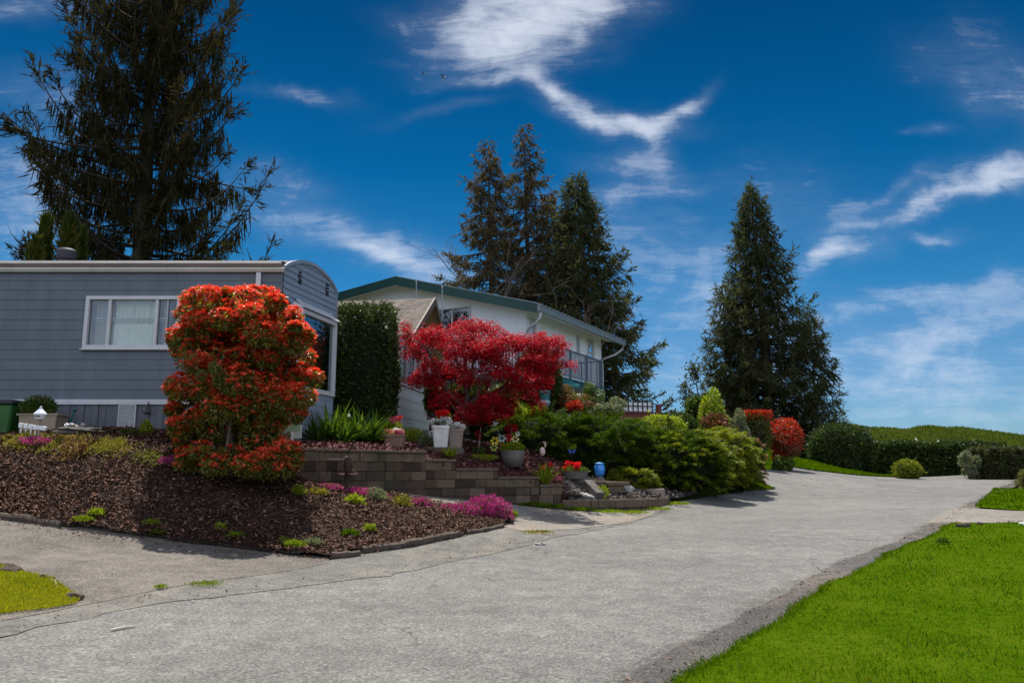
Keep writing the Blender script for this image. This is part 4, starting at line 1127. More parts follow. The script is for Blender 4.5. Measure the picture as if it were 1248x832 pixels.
def bare_branches(mb, p, d, L, r, depth, rr, up=.25):
    pts = [p]; q = p.copy(); dd = d.normalized()
    for k in range(4):
        dd = (dd + Vector((rr.gauss(0, .16), rr.gauss(0, .16), rr.gauss(0, .10) + up * .12))).normalized()
        q = q + dd * L / 4; pts.append(q.copy())
    mb.tube(pts, [r * (1 - .55 * i / 4) for i in range(5)], 5 if depth > 1 else 4, False)
    ends = [(pts[-1], dd)]
    if depth > 0:
        for k in range(rr.choice((2, 3, 3))):
            i = rr.choice((1, 2, 3, 4)); a = Vector((rr.gauss(0, 1), rr.gauss(0, 1), rr.gauss(.2, .6))).normalized()
            nd = (dd * .75 + a * .75).normalized()
            ends += bare_branches(mb, pts[i], nd, L * rr.uniform(.5, .78), r * .5, depth - 1, rr, up)
    return ends

# ---- big drooping spruce behind the blue home
sp = P(154, 500, 27); sp.z = 2.4
conifer('spruce_tree', sp, 20.5, 5.1, 'huge dark spruce with drooping twigs and upturned branch tips behind the blue home', None, M_SPRUCE, 175, .95, 34,
        lambda t: (0.98 - 0.62 * t) if t < .78 else max(.02, (1 - t) * 2.2), -.34, .70, 2.2, .10, .055, .42, .13, gap=.18, wseed=4, outw=.22, latw=.45)
# ---- young golden tipped arborvitaes peeping over the home's roof
def arborvitae(name, u, vtop, d, wpx, label, group, mat, vb=None, gz0=2.3):
    p = P(u, 500, d); top = P(u, vtop, d).z; r0 = wpx / 2 * d / FPX
    root = empty(name, (p.x, p.y, gz0), label, 'tree', group); H = top - gz0
    n = int(1500 * H * r0 * 1.6)
    t = rng.random(n) ** .8; ph = rng.random(n) * 6.283
    rad = r0 * np.minimum(1, (1 - t) * 2.6) ** .65 * (.82 + .22 * np.sin(ph * 5 + t * 9)) * (.7 + .3 * rng.random(n))
    pos = np.c_[p.x + rad * np.cos(ph), p.y + rad * np.sin(ph), gz0 + .1 + t * (H - .15)]
    ax = np.c_[np.cos(ph) * .45, np.sin(ph) * .45, np.ones(n)] + rng.normal(size=(n, 3)) * .25
    leaf_mesh('crown', mat, pos, ax, rand_dir(n), .24 * (.5 + rng.random(n)), .065, root, .15)
    MB().tube([(p.x, p.y, gz0 - .1), (p.x, p.y, gz0 + H * .8)], [.06, .02], 6).build('trunk', M_BARK, root)
    return root
M_ARB = leafy('gold_tipped_arborvitae', [(0.014, 0.026, 0.004), (0.035, 0.055, 0.006), (0.075, 0.085, 0.008), (0.17, 0.12, 0.016)], .3, .55, None, 1.2)
gA = 'young arborvitaes behind the blue home'
arborvitae('arborvitae', 34, 266, 21, 26, 'slim golden tipped arborvitae, leftmost one behind the blue roof', gA, M_ARB)
arborvitae('arborvitae', 24, 292, 20.4, 26, 'shortest, widest arborvitae of those peeping over the blue roof', gA, M_ARB)
arborvitae('arborvitae', 64, 265, 21, 30, 'full golden arborvitae directly behind the round roof vent', gA, M_ARB)
arborvitae('arborvitae', 81, 280, 21.5, 14, 'narrow arborvitae just right of the round roof vent', gA, M_ARB)
# ---- cluster behind the white house
gC = 'tall conifers behind the white house'
spire = lambda t: (1 - t) ** .80 * 1.15 if t > .2 else 1.0
p = P(597, 500, 45); p.z = 2.6
conifer('conifer_tree', p, P(600, 170, 45).z - 2.6, 4.0, 'leftmost dark spire conifer above the white roof, tangled with bare branches', gC, M_CEDARB, 150, .75, 24, spire, -.25, .28, .9, .08, .08, .30, .24, wseed=11)
p = P(643, 500, 46); p.z = 2.6
conifer('conifer_tree', p, P(645, 150, 46).z - 2.6, 3.6, 'tallest, sparse conifer of the clump above the white roof', gC, M_CEDARB, 140, .75, 22, spire, -.25, .28, .9, .08, .08, .30, .26, wseed=12)
p = P(672, 500, 48); p.z = 2.6
conifer('conifer_tree', p, P(672, 235, 48).z - 2.6, 4.0, 'shorter conifer filling the middle of the clump above the white roof', gC, M_CEDARB, 130, .75, 24, spire, -.25, .28, .9, .08, .08, .28, .24, wseed=13)
p = P(722, 500, 44); p.z = 2.5
conifer('conifer_tree', p, P(712, 210, 44).z - 2.5, 4.2, 'broad dark conifer at the right end of the clump, past the gutter', gC, M_CEDAR, 260, .80, 22, lambda t: (1 - t) ** .74, -.28, .32, .9, .06, .080, .36, .16, lean=(-.035, 0), wseed=14)
bt_ = empty('bare_tree', tuple(P(588, 500, 41)[:2]) + (2.6,), 'leafless grey brown tree spreading among the conifers above the white roof', 'tree')
rr = random.Random(21); mb = MB(); c = Vector(bt_.location)
mb.tube([c - Vector((0, 0, .1)), c + Vector((.1, 0, 3)), c + Vector((.0, .2, 6))], [.28, .23, .18], 8)
for (uu, vv, rr0) in ((552, 260, .10), (610, 200, .11), (636, 165, .10), (700, 225, .09), (570, 225, .09), (545, 330, .08)):
    q = P(uu, vv, 41 + rr.uniform(-1, 1)); s0 = c + Vector((0, .15, rr.uniform(4.5, 6)))
    bare_branches(mb, s0, (q - s0), (q - s0).length * .42, rr0 * .45, 4, rr, .3)
mb.build('limbs', M_GBARK, bt_)
br2 = empty('bare_tree', tuple(P(710, 500, 40)[:2]) + (2.5,), 'brownish twiggy leafless tree before the right-hand conifers', 'tree')
mb = MB(); c = Vector(br2.location); mb.tube([c, c + Vector((0, 0, 4))], [.18, .13], 7)
for k in range(4): bare_branches(mb, c + Vector((0, 0, 3.2 + .2 * k)), Vector((rr.gauss(-.2, .5), rr.gauss(0, .4), 1)), 2.8, .05, 4, rr, .3)
mb.build('limbs', plain('brown_twigs', (.15, .105, .08), .9), br2)
# ---- broad cedar on the right
CD = 53
p = P(940, 575, CD); p.z = 1.7
cl_ = [(P(992, 575, CD).x - p.x, -1.0, P(992, 378, CD).z - 1.7, 2.6, 95), (P(888, 575, CD).x - p.x, -.5, P(888, 345, CD).z - 1.7, 2.7, 85), (P(915, 575, CD).x - p.x, 1.2, P(910, 300, CD).z - 1.7, 2.3, 80)]
conifer('cedar_tree', p, P(930, 222, CD).z - 1.7, 4.7, 'broad dark green cedar standing alone behind the red shrubs at the road top', None, M_CEDAR, 270, .95, 19,
        lambda t: (1 - t) ** .80 * (1.0 if t > .14 else .8 + t), -.20, .34, .95, .05, .080, .5, .19, leaders=cl_, wseed=15, lean=(-.012, 0))

# ---- clipped shrubs and hedges
def clipped(name, c, r, label, cat, mat, n, leaf=.07, group=None, square=0.0, core=True, top=None, nrm_up=.3, seed=0, box=False):
    """clipped plant: dark heart plus a skin of leaves; c is the centre"""
    root = empty(name, (c[0], c[1], c[2] - r[2]), label, cat, group)
    if box:
        u = rng.random((n, 3)) * 2 - 1
        f = rng.integers(0, 5, n); u[f == 0, 0] = 1; u[f == 1, 0] = -1; u[f == 2, 1] = -1; u[f == 3, 2] = 1; u[f == 4, 1] = 1
        nr = np.zeros((n, 3)); nr[f == 0, 0] = 1; nr[f == 1, 0] = -1; nr[f == 2, 1] = -1; nr[f == 3, 2] = 1; nr[f == 4, 1] = 1
        wob = 1 + .02 * rng.normal(size=n) + .05 * np.sin(u[:, 0] * 7 + u[:, 2] * 5) + .04 * np.sin(u[:, 2] * 11 + u[:, 1] * 6)
        pos = np.array(c) + u * np.array(r) * (wob * (1 - .12 * rng.random(n) ** 2))[:, None]
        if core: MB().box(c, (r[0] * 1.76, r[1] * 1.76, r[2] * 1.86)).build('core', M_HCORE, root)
    else:
        d = rand_dir(n)
        if square:
            m = np.max(np.abs(d), axis=1, keepdims=True); dq = d / m; dd = d * (1 - square) + dq * square * .85
        else: dd = d
        ph = seed * 1.7
        wob = 1 + .035 * rng.normal(size=n) + .06 * np.sin(d[:, 0] * 6 + ph) * np.sin(d[:, 2] * 5 + ph) + .05 * np.sin(d[:, 1] * 9 + d[:, 0] * 8 + ph)
        pos = np.array(c) + dd * np.array(r) * (wob * (1 - .18 * rng.random(n) ** 2))[:, None]
        nr = unit(d / np.array(r))
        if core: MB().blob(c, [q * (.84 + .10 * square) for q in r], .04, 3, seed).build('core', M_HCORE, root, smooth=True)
    ax = nr * .6 + rng.normal(size=(n, 3)) * .55; ax[:, 2] += nrm_up
    k = .55 + .9 * rng.random(n)
    st_ = rng.random(n) < .014
    pos[st_] += nr[st_] * leaf * (.4 + 1.6 * rng.random((st_.sum(), 1))); k[st_] *= 1.25
    leaf_mesh('foliage', mat, pos, ax, nr + rng.normal(size=(n, 3)) * .6, leaf * k, leaf * .5 * k, root, .2)
    return root

def pxr(w, d): return w * d / FPX
def shrub_px(name, u0, u1, v0, v1, d, label, cat, mat, n, leaf=.08, dy=None, **kw):
    """clipped shrub filling that part of the view at distance d"""
    cc = P((u0 + u1) / 2, (v0 + v1) / 2, d); rx = pxr(u1 - u0, d) / 2; rz = pxr(v1 - v0, d) / 2
    return clipped(name, cc, (rx, dy or rx, rz), label, cat, mat, n, leaf, **kw)
shrub_px('clipped_column', 404, 486, 364, 552, 19.6, 'tall clipped dark green cedar column beside the bay window', 'hedge', M_HEDGE, 26000, .075, dy=.8, square=.8, seed=1)
shrub_px('dome_hedge', 988, 1064, 518, 592, 42.3, 'tall clipped dome hedge left of the long dark hedge', 'hedge', M_HEDGE, 16000, .13, square=.45, seed=2, dy=1.3)
shrub_px('round_bush', 1091, 1121, 561, 585, 38.5, 'small round pale green bush at the edge of the cross street', 'bush', M_JUNY, 3500, .09, seed=3)
def hedge(name, x0, x1, y, ztop, zb, dep, label, n, mat=M_HEDGE, leaf=.16, group='clipped hedges along the cross street'):
    return clipped(name, ((x0 + x1) / 2, y, (ztop + zb) / 2), ((x1 - x0) / 2, dep / 2, (ztop - zb) / 2), label, 'hedge', mat, n, leaf, group, box=True)
hx = lambda u, d: P(u, 500, d).x
hedge('long_hedge', hx(1056, 42.5), hx(1215, 42.5), 42.5, P(1100, 541, 42).z, 1.0, 1.6, 'long dark clipped hedge across the top of the road', 30000)
for k, (u0, u1) in enumerate(((1182, 1199), (1199, 1216), (1216, 1233), (1233, 1252))):
    shrub_px('hedge_column', u0, u1 + 2, 545 - (k % 2), 588, 38.6 - .35 * k, ['leftmost', 'second', 'third', 'rightmost'][k] + ' of the bulging dark hedge columns at the right edge', 'hedge', M_OLIVEH, 6000, .10, square=.75, seed=10 + k, group='hedge columns at the right edge')
# lit green bank of clipped laurel rising behind the hedge
hb = MB(); NX, NY = 90, 16
hx0, hx1 = hx(1040, 46), hx(1330, 46)
bankz = lambda x, t: (2.75 + (2.0 * t ** .8)) * (1 - .06 * ((x - hx0) / (hx1 - hx0))) + .12 * np.sin(x * .9) * t + .07 * np.sin(x * 2.3 + 5 * t)
bx = hx0 + (hx1 - hx0) * rng.random(52000); bt2 = rng.random(52000)
tops = (hx0 + (hx1 - hx0) * np.linspace(0, 1, NX))
vs = [(x, 44.8 + 11 * t, float(bankz(x, t)) - .08) for t in np.linspace(0, 1, NY) for x in tops]
bank = empty('laurel_bank', ((hx0 + hx1) / 2, 44.8, 1.4), 'long sunlit green hedge bank rising behind the dark hedge', 'hedge')
vs0 = [(x, 44.8, 1.0) for x in tops] + [(x, 55.9, 1.0) for x in tops]
nv = len(vs)
fs = [(j * NX + i, j * NX + i + 1, (j + 1) * NX + i + 1, (j + 1) * NX + i) for j in range(NY - 1) for i in range(NX - 1)]
fs += [(nv + i, nv + i + 1, i + 1, i) for i in range(NX - 1)] + [((NY - 1) * NX + i, (NY - 1) * NX + i + 1, nv + NX + i + 1, nv + NX + i) for i in range(NX - 1)]
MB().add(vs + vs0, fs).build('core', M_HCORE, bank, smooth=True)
n = len(bx); ax = rng.normal(size=(n, 3)) * .5; ax[:, 2] += .8
leaf_mesh('foliage', leafy('sunlit_laurel', [(.035, .06, .006), (.065, .10, .008), (.10, .13, .012), (.15, .16, .03)], .35, .5, None, .8), np.c_[bx, 44.8 + 11 * bt2, bankz(bx, bt2) - .08], ax, rand_dir(n), .26 * (.5 + .8 * rng.random(n)), .11, bank)

def leafy_shrub(name, c, r, label, cat, mat, n, leaf=.07, group=None, nclump=14, stems=True, part='foliage', extra=None, squash=.6, wide=.5):
    """loose shrub: clumps of leaves spread through an ellipsoid"""
    root = empty(name, (c[0], c[1], c[2] - r[2]), label, cat, group)
    cd = rand_dir(nclump) * (.45 + .5 * rng.random((nclump, 1)))
    cc = np.array(c) + cd * np.array(r) * .8
    k = rng.integers(0, nclump, n); d = rand_dir(n)
    rad = np.array(r) * (.34 + .14 * rng.random((nclump, 1)))[k]
    pos = cc[k] + d * rad * (.55 + .45 * rng.random((n, 1)))
    nr = unit(d + .4 * unit(pos - np.array(c)))
    ax = nr * .6 + rng.normal(size=(n, 3)) * .6; ax[:, 2] += .3
    s = .6 + .8 * rng.random(n)
    if extra is not None:
        m2, frac, hi = extra
        sel = (rng.random(n) < frac) & (d[:, 2] > hi)
        leaf_mesh('tips', m2, pos[sel] + d[sel] * .02, ax[sel], nr[sel], leaf * s[sel], leaf * wide * s[sel], root)
        pos, ax, nr, s = pos[~sel], ax[~sel], nr[~sel], s[~sel]
    leaf_mesh(part, mat, pos, ax, nr, leaf * s, leaf * wide * s, root)
    if stems:
        mb = MB(); b = Vector((c[0], c[1], c[2] - r[2]))
        for q in cc: mb.tube([b + Vector((rng.normal() * .06, rng.normal() * .06, -.08)), (b + Vector(q)) * .5 + Vector((0, 0, -.1 * r[2])), Vector(q)], [.022, .016, .008], 5, False)
        mb.build('stems', M_GBARK, root)
    return root
def loose_px(name, u0, u1, v0, v1, d, label, cat, mat, n, leaf=.08, dy=None, **kw):
    cc = P((u0 + u1) / 2, (v0 + v1) / 2, d); rx = pxr(u1 - u0, d) / 2; rz = pxr(v1 - v0, d) / 2
    return leafy_shrub(name, cc, (rx, dy or rx, rz), label, cat, mat, n, leaf, **kw)

# ---- the photinia in the mulch bed
ph = hit(288, 582, 10, 16); PD = ph.y
pr_ = empty('photinia_bush', ph, 'large bushy red and green photinia growing in the mulch bed', 'bush')
bulk = [(235, 385, 34), (262, 372, 34), (300, 372, 36), (330, 380, 34), (352, 405, 34), (228, 408, 30), (255, 415, 40), (300, 418, 44), (345, 432, 36), (366, 458, 26),
        (240, 455, 38), (285, 460, 46), (330, 470, 44), (225, 500, 28), (260, 500, 44), (305, 505, 46), (345, 500, 34), (368, 470, 22), (232, 535, 30), (270, 540, 42), (312, 545, 42),
        (342, 548, 26), (232, 560, 28), (348, 565, 26), (250, 566, 28), (320, 572, 26), (270, 572, 26), (295, 566, 34), (330, 568, 30), (222, 475, 22), (345, 562, 18), (215, 520, 16), (292, 492, 40), (302, 470, 38), (280, 512, 38), (300, 520, 38), (270, 360, 16), (300, 362, 16), (356, 390, 14)]
pads = []
OL = ((350, 366, 400, 434, 480, 512, 538, 564, 585), (255, 228, 206, 214, 203, 206, 218, 218, 226))
OR = ((350, 362, 395, 430, 460, 480, 512, 540, 560, 585), (305, 336, 372, 385, 391, 382, 364, 360, 366, 352))
for (u, v, rp_) in bulk:
    for k in range(5 if rp_ > 28 else 3):
        rad = rp_ * rng.uniform(.34, .66)
        vv = max(v + 3 + rng.normal() * rp_ * .42, 350 + rad * .8)
        lo, hi = np.interp(vv, *OL) + rad * .8, np.interp(vv, *OR) - rad * .8
        uu = min(max(297 + (u - 297) * .97 + rng.normal() * rp_ * .5, lo), max(lo, hi))
        dd = PD + rng.uniform(-1, 1) * 1.0 * math.sqrt(max(.1, 1 - ((uu - 295) / 100) ** 2)) * .95
        q = P(uu, vv, dd); pads.append((q.x, q.y, max(q.z, ph.z + .18), pxr(rad, PD)))
for vv in range(385, 575, 15):      # the leafy heart of the bush
    for uu in (272, 298, 324):
        q = P(uu + rng.normal() * 5, vv, PD + .1 + rng.normal() * .3); pads.append((q.x, q.y, q.z, pxr(rng.uniform(15, 24), PD)))
pads = np.array(pads)
def pad_leaves(per, zfrom, zto, flat, spread=1.0):
    k = rng.integers(0, len(pads), per); d = rand_dir(per * 1)
    d[:, 2] = zfrom + (zto - zfrom) * rng.random(per); d[:, :2] = unit(d[:, :2]) * np.sqrt(np.maximum(0, 1 - d[:, 2:3] ** 2))
    r0 = pads[k, 3][:, None]
    return pads[k, :3] + d * np.array([1, 1, flat]) * r0 * spread * (.75 + .3 * rng.random((per, 1))), d
pos, d = pad_leaves(75000, -.9, .55, .8, .95)
leaf_mesh('old_leaves', M_PHO_G, pos, d * .7 + rng.normal(size=d.shape) * .5, d + rng.normal(size=d.shape) * .5, .075 * (.6 + .7 * rng.random(len(d))), .032, pr_)
# red shoots: little rosettes standing on the tops of the clumps
ns = 17000
pos, d = pad_leaves(ns, -.45, 1.0, .8, 1.02)
cen = np.array([ph.x, ph.y, ph.z + 1.6]); outw = unit((pos - cen) * np.array([1, 1, .7]))
keep = rng.random(ns) < np.clip(.48 + .75 * outw[:, 2] + .35 * np.linalg.norm((pos - cen) / np.array([1.25, 1.2, 1.6]), axis=1), .12, 1)
pos, d = pos[keep], d[keep]
up = unit(d * .6 + np.array([0, 0, .9]) + rng.normal(size=d.shape) * .15)
pp, aa, nn_ = [], [], []
for k in range(8):
    t = rng.normal(size=up.shape); t = unit(t - up * (t * up).sum(1, keepdims=True))
    a = unit(up * (.35 + .5 * rng.random((len(up), 1))) + t)
    pp.append(pos + up * .02 * k / 8); aa.append(a); nn_.append(up)
pp, aa, nn_ = np.concatenate(pp), np.concatenate(aa), np.concatenate(nn_)
leaf_mesh('young_red_leaves', M_PHO_R, pp, aa, nn_, .080 * (.6 + .6 * rng.random(len(pp))), .028, pr_, .25)
# pale spent flower heads in the middle
bp = []
for (u, v) in ((262, 448), (266, 465), (274, 468), (246, 458), (283, 474), (266, 455)):
    q = P(u, v, PD - 1.15); bp.append(np.array(q) + rand_dir(160) * .085)
bp = np.concatenate(bp)
leaf_mesh('pale_flower_heads', M_PHO_B, bp, rand_dir(len(bp)), rand_dir(len(bp)), .045, .03, pr_)
mb = MB()
for i in range(0, len(pads), 9):
    q = Vector(pads[i, :3]); b = ph + Vector((rng.normal() * .18, rng.normal() * .15, -.1))
    mb.tube([b, b.lerp(q, .5) + Vector((0, 0, .15)), q], [.035, .024, .01], 5, False)
mb.build('stems', M_GBARK, pr_)

# ---- crimson Japanese maple
MD = 19.6
mpos = P(566, 515, MD)
mp_ = empty('japanese_maple', mpos, 'spreading crimson Japanese maple in front of the white house', 'tree')
crown = [(508, 410, 16), (520, 402, 24), (545, 402, 28), (572, 404, 28), (600, 408, 26), (560, 392, 18), (585, 394, 16), (625, 412, 24), (650, 412, 22), (668, 408, 16), (682, 407, 9), (640, 425, 24), (662, 428, 20),
         (510, 425, 18), (530, 428, 30), (560, 428, 32), (592, 430, 32), (620, 440, 26), (645, 448, 20), (670, 438, 14), (515, 448, 18), (545, 455, 28), (580, 458, 32), (612, 462, 26), (640, 468, 16), (560, 478, 22), (590, 480, 22), (620, 484, 20), (575, 494, 14), (540, 474, 16), (605, 490, 14), (655, 452, 14), (496, 396, 10), (610, 398, 16), (660, 398, 10)]
mp, ma, mn = [], [], []; tips = []
for (u, v, rp_) in crown:
    for k in range(4):
        q = np.array(P(u + rng.normal() * rp_ * .55, v + 9 + rng.normal() * rp_ * .38, MD + rng.uniform(-1.3, 1.3)))
        r0 = pxr(rp_, MD) * rng.uniform(.5, .9); tips.append((Vector(q), r0))
        n = int(250 * (rp_ / 24) ** 1.6)
        a = rng.random(n) * 6.283; rr1 = r0 * np.sqrt(rng.random(n))
        z = rng.normal(size=n) * .07 - .35 * rr1 ** 2 / r0
        pts = q + np.c_[rr1 * np.cos(a), rr1 * np.sin(a), z]
        for j in range(3):      # three lobes of a leaf
            b = a + rng.normal(size=n) * 1.2
            mp.append(pts); ma.append(np.c_[np.cos(b), np.sin(b), -.25 + .3 * rng.normal(size=n)]); mn.append(np.c_[rng.normal(size=(n, 2)) * .5, np.ones(n)])
mp, ma, mn = np.concatenate(mp), np.concatenate(ma), np.concatenate(mn)
leaf_mesh('crown', M_MAPLE, mp, ma, mn, .076 * (.6 + .6 * rng.random(len(mp))), .023, mp_, .15)
mb = MB(); rr = random.Random(5)
fork = [mpos + Vector((-.05, 0, .35)), mpos + Vector((.12, .1, .45)), mpos + Vector((.02, -.12, .3))]
mb.tube([mpos + Vector((0, 0, -.3)), mpos + Vector((0, 0, .1)), mpos + Vector((.02, 0, .5))], [.13, .11, .08], 9)
hubs = []
for k, (uu, vv, dd) in enumerate(((530, 440, 0.3), (552, 425, -.5), (580, 425, .4), (610, 440, -.3), (640, 440, .3), (590, 460, -.9), (520, 425, -.7), (570, 420, 1.0))):
    q = P(uu, vv, MD + dd); b = fork[k % 3]
    mid = b.lerp(q, .5) + Vector((rr.gauss(0, .1), rr.gauss(0, .1), -.12))
    mb.tube([mpos + Vector((0, 0, .15)), b, mid, q], [.07, .06, .042, .025], 7, False); hubs.append(q)
nodes = list(hubs)
for q, r0 in sorted(tips, key=lambda t: min((h - t[0]).length for h in hubs)):
    h = min(nodes, key=lambda a: (a - q).length + .25 * (a - mpos).length)
    md = h.lerp(q, .5) + Vector((rr.gauss(0, .05), rr.gauss(0, .05), -.05 + rr.gauss(0, .05)))
    mb.tube([h, md, q], [.020, .014, .007], 4, False); nodes += [md, q]
    for j in range(3):
        e = q + Vector((rr.gauss(0, r0 * .5), rr.gauss(0, r0 * .5), rr.gauss(0, .05))); mb.tube([q, e], [.008, .003], 3, False)
mb.build('trunk', plain('dark_maple_bark', (.10, .065, .055), .9, 0, .35, 9, .4), mp_, smooth=True)

# ---- spreading junipers
def juniper(name, c, r, label, n, mat, group='spreading junipers on the bank', leaf=.12, seed=0, mat2=None):
    g0 = g1(c[0], c[1] - r[1] * .5)
    root = empty(name, (c[0], c[1], g0), label, 'shrub', group)
    rs = np.random.default_rng(seed)
    n = int(n * 2.6)
    nc = max(40, int(n / 170))
    d = unit(rs.normal(size=(nc * 3, 3))); d = d[d[:, 2] > -.62][:nc]
    lump = 1 + .10 * np.sin(d[:, 0] * 7 + seed) * np.sin(d[:, 1] * 6 + seed) + .05 * rs.normal(size=len(d))
    cc = np.array(c) + d * np.array(r) * lump[:, None]
    k = rs.integers(0, len(d), n)
    out = d[k].copy(); out[:, 2] = out[:, 2] * .30 + .06
    out = unit(out + rs.normal(size=(len(d), 3))[k] * .22)
    lat = unit(np.cross(out, [0, 0, 1.0]))
    L = (.62 * min(1.0, max(r) / 1.5) * (.7 + .5 * rs.random(len(d))))[k]
    s = rs.random(n)
    base = cc[k] + out * (s * L - .6 * L)[:, None] + lat * (rs.normal(size=n) * .13 * (1.15 - s))[:, None] + np.c_[np.zeros((n, 2)), .07 * np.sin(s * 2.6) - .10 * s + rs.normal(size=n) * .022]
    ax = out + lat * (rs.normal(size=n) * .6)[:, None] + np.c_[np.zeros((n, 2)), .12 + .28 * rs.normal(size=n)]
    ln = leaf * (.5 + .7 * rs.random(n)) * (1.1 - .4 * s)
    nr = np.array([0, 0, 1.0]) + rs.normal(size=(n, 3)) * .5
    gg = gz(base[:, 0], base[:, 1]); base[:, 2] = np.where(base[:, 2] < gg, gg + .02 + .12 * rs.random(n), base[:, 2])
    sel = (s > .72) if mat2 is not None else np.zeros(n, bool)
    leaf_mesh('foliage', mat, base[~sel], ax[~sel], nr[~sel], ln[~sel], ln[~sel] * .22, root, .2)
    if sel.any(): leaf_mesh('bright_tips', mat2, base[sel], ax[sel], nr[sel], ln[sel], ln[sel] * .22, root, .2)
    MB().blob((c[0], c[1], c[2] - .05), [q * .78 for q in r], .08, 3, seed, g0 - .25).build('core', M_HCORE, root, smooth=True)
    return root
def jun_px(u0, u1, v0, v1, d, label, n, mat, dy=None, seed=0, mat2=None, **kw):
    cc = P((u0 + u1) / 2, (v0 + v1) / 2, d); rx = pxr(u1 - u0, d) / 2; rz = pxr(v1 - v0, d) / 2
    return juniper('juniper_shrub', cc, (rx, dy or rx * .9, rz), label, n, mat, seed=seed, mat2=mat2, **kw)
jun_px(590, 720, 502, 590, 22.0, 'dark leftmost juniper in shade beside the maple trunk', 15000, M_JUN, 1.3, 31)
jun_px(655, 800, 509, 600, 22.4, 'wide middle juniper spreading behind the blue glass ornament', 20000, M_JUN, 1.4, 32)
jun_px(735, 890, 524, 612, 23.2, 'largest juniper, sprawling down to the road edge', 26000, M_JUN, 1.5, 33, M_JUNY)
jun_px(838, 922, 526, 604, 25.2, 'yellow green juniper mound at the right end of the bank', 13000, M_JUNY, 1.0, 34)
jun_px(868, 928, 532, 602, 26.5, 'rusty tipped dark juniper at the far right end of the bank', 9000, M_JUN, .8, 35, M_BRONZE)
jun_px(745, 800, 572, 600, 20.9, 'low bright juniper tuft by the rockery slab', 3500, M_JUNY, .5, 36, leaf=.12)
shrub_px('clipped_mound', 776, 834, 507, 535, 24.6, 'low clipped yellow green mound at the crest of the juniper bank', 'bush', M_LIME, 5000, .07, seed=41, group='clipped mounds')
shrub_px('clipped_mound', 796, 848, 503, 540, 27, 'dark clipped mound just behind the low yellow green one', 'bush', M_HEDGE, 5000, .09, seed=42, group='clipped mounds')
jun_px(852, 905, 524, 560, 27.5, 'smooth bright green juniper crest beneath the yellow shrub', 6000, M_JUNY, .8, 43)

# ---- row of shrubs in front of the big cedar
gS = 'shrubs in a row before the big cedar'
shrub_px('columnar_bush', 836, 862, 483, 540, 31, 'rounded dark green columnar bush left of the yellow shrub', 'bush', M_GREENL, 7000, .09, square=.55, seed=51, group=gS)
loose_px('yellow_shrub', 852, 892, 478, 540, 30, 'tall yellow green shrub with bronze lower leaves', 'bush', M_LIME, 6500, .10, group=gS, nclump=18)
loose_px('bronze_shrub', 854, 888, 500, 542, 29.4, 'bronze leaved shrub below the yellow one', 'bush', M_BRONZE, 2600, .09, group=gS)
loose_px('pale_shrub', 884, 915, 500, 548, 30.5, 'pale grey green flowering shrub between yellow and red bushes', 'bush', M_GREYG, 5200, .08, group=gS)
shrub_px('red_topped_hedge', 903, 938, 502, 552, 33, 'square clipped green hedge with bright red top', 'hedge', M_OLIVE, 4200, .09, square=.7, seed=52, group=gS)
n = 2600; q = P(921, 527, 33)
u_ = rng.random((n, 3)) * 2 - 1; u_[:, 2] = 1 - .35 * rng.random(n) ** 2 - .35 * np.abs(u_[:, 0]) * rng.random(n) ** 2
pos = np.array(q) + u_ * np.array([.58, .50, .86])
leaf_mesh('red_tips', M_REDL, pos, rng.normal(size=(n, 3)) * .5 + np.array([0, 0, .8]), rand_dir(n), .10, .045, bpy.data.objects['red_topped_hedge'])
loose_px('round_red_bush', 931, 981, 510, 566, 33.6, 'round red leaved bush with bare lower stems on the lawn', 'bush', M_BRONZE, 9000, .10, group=gS, nclump=26, extra=(M_REDL, .85, -.25))
loose_px('low_bush', 940, 968, 555, 580, 32.8, 'low dark green plant at the foot of the round red bush', 'bush', M_GREENL, 1800, .10, group=gS)
q = P(845, 470, 40)
sn = empty('spindly_tree', (q.x, q.y, 2.2), 'spindly sapling with a few dark tufts left of the big cedar', 'tree'); mb = MB()
mb.tube([(q.x + .5, q.y, 2.2), (q.x + .45, q.y, 4.5), (q.x + .2, q.y, 5.6), P(846, 448, 40)], [.07, .05, .03, .015], 6)
mb.tube([P(853, 483, 40), P(842, 478, 40), P(836, 480, 40)], [.03, .02, .01], 5); mb.build('trunk', M_BARK, sn)
pos = np.concatenate([np.array(P(u, v, 40)) + rng.normal(size=(160, 3)) * np.array([.16, .16, .28]) for u, v in ((835, 472), (836, 486), (845, 450), (849, 456))])
leaf_mesh('crown', M_CEDAR, pos, rand_dir(len(pos)), rand_dir(len(pos)), .2, .07, sn)
# spindly grey shrub and yellow tuft before the hedge columns
loose_px('spindly_shrub', 1171, 1193, 545, 586, 38.2, 'thin silvery shrub standing before the long hedge', 'bush', M_GREYG, 1500, .10, nclump=9)
loose_px('low_yellow_bush', 1236, 1262, 572, 596, 29, 'low yellowish bush at the right edge beyond the lawn', 'bush', M_OLIVE, 2600, .07)

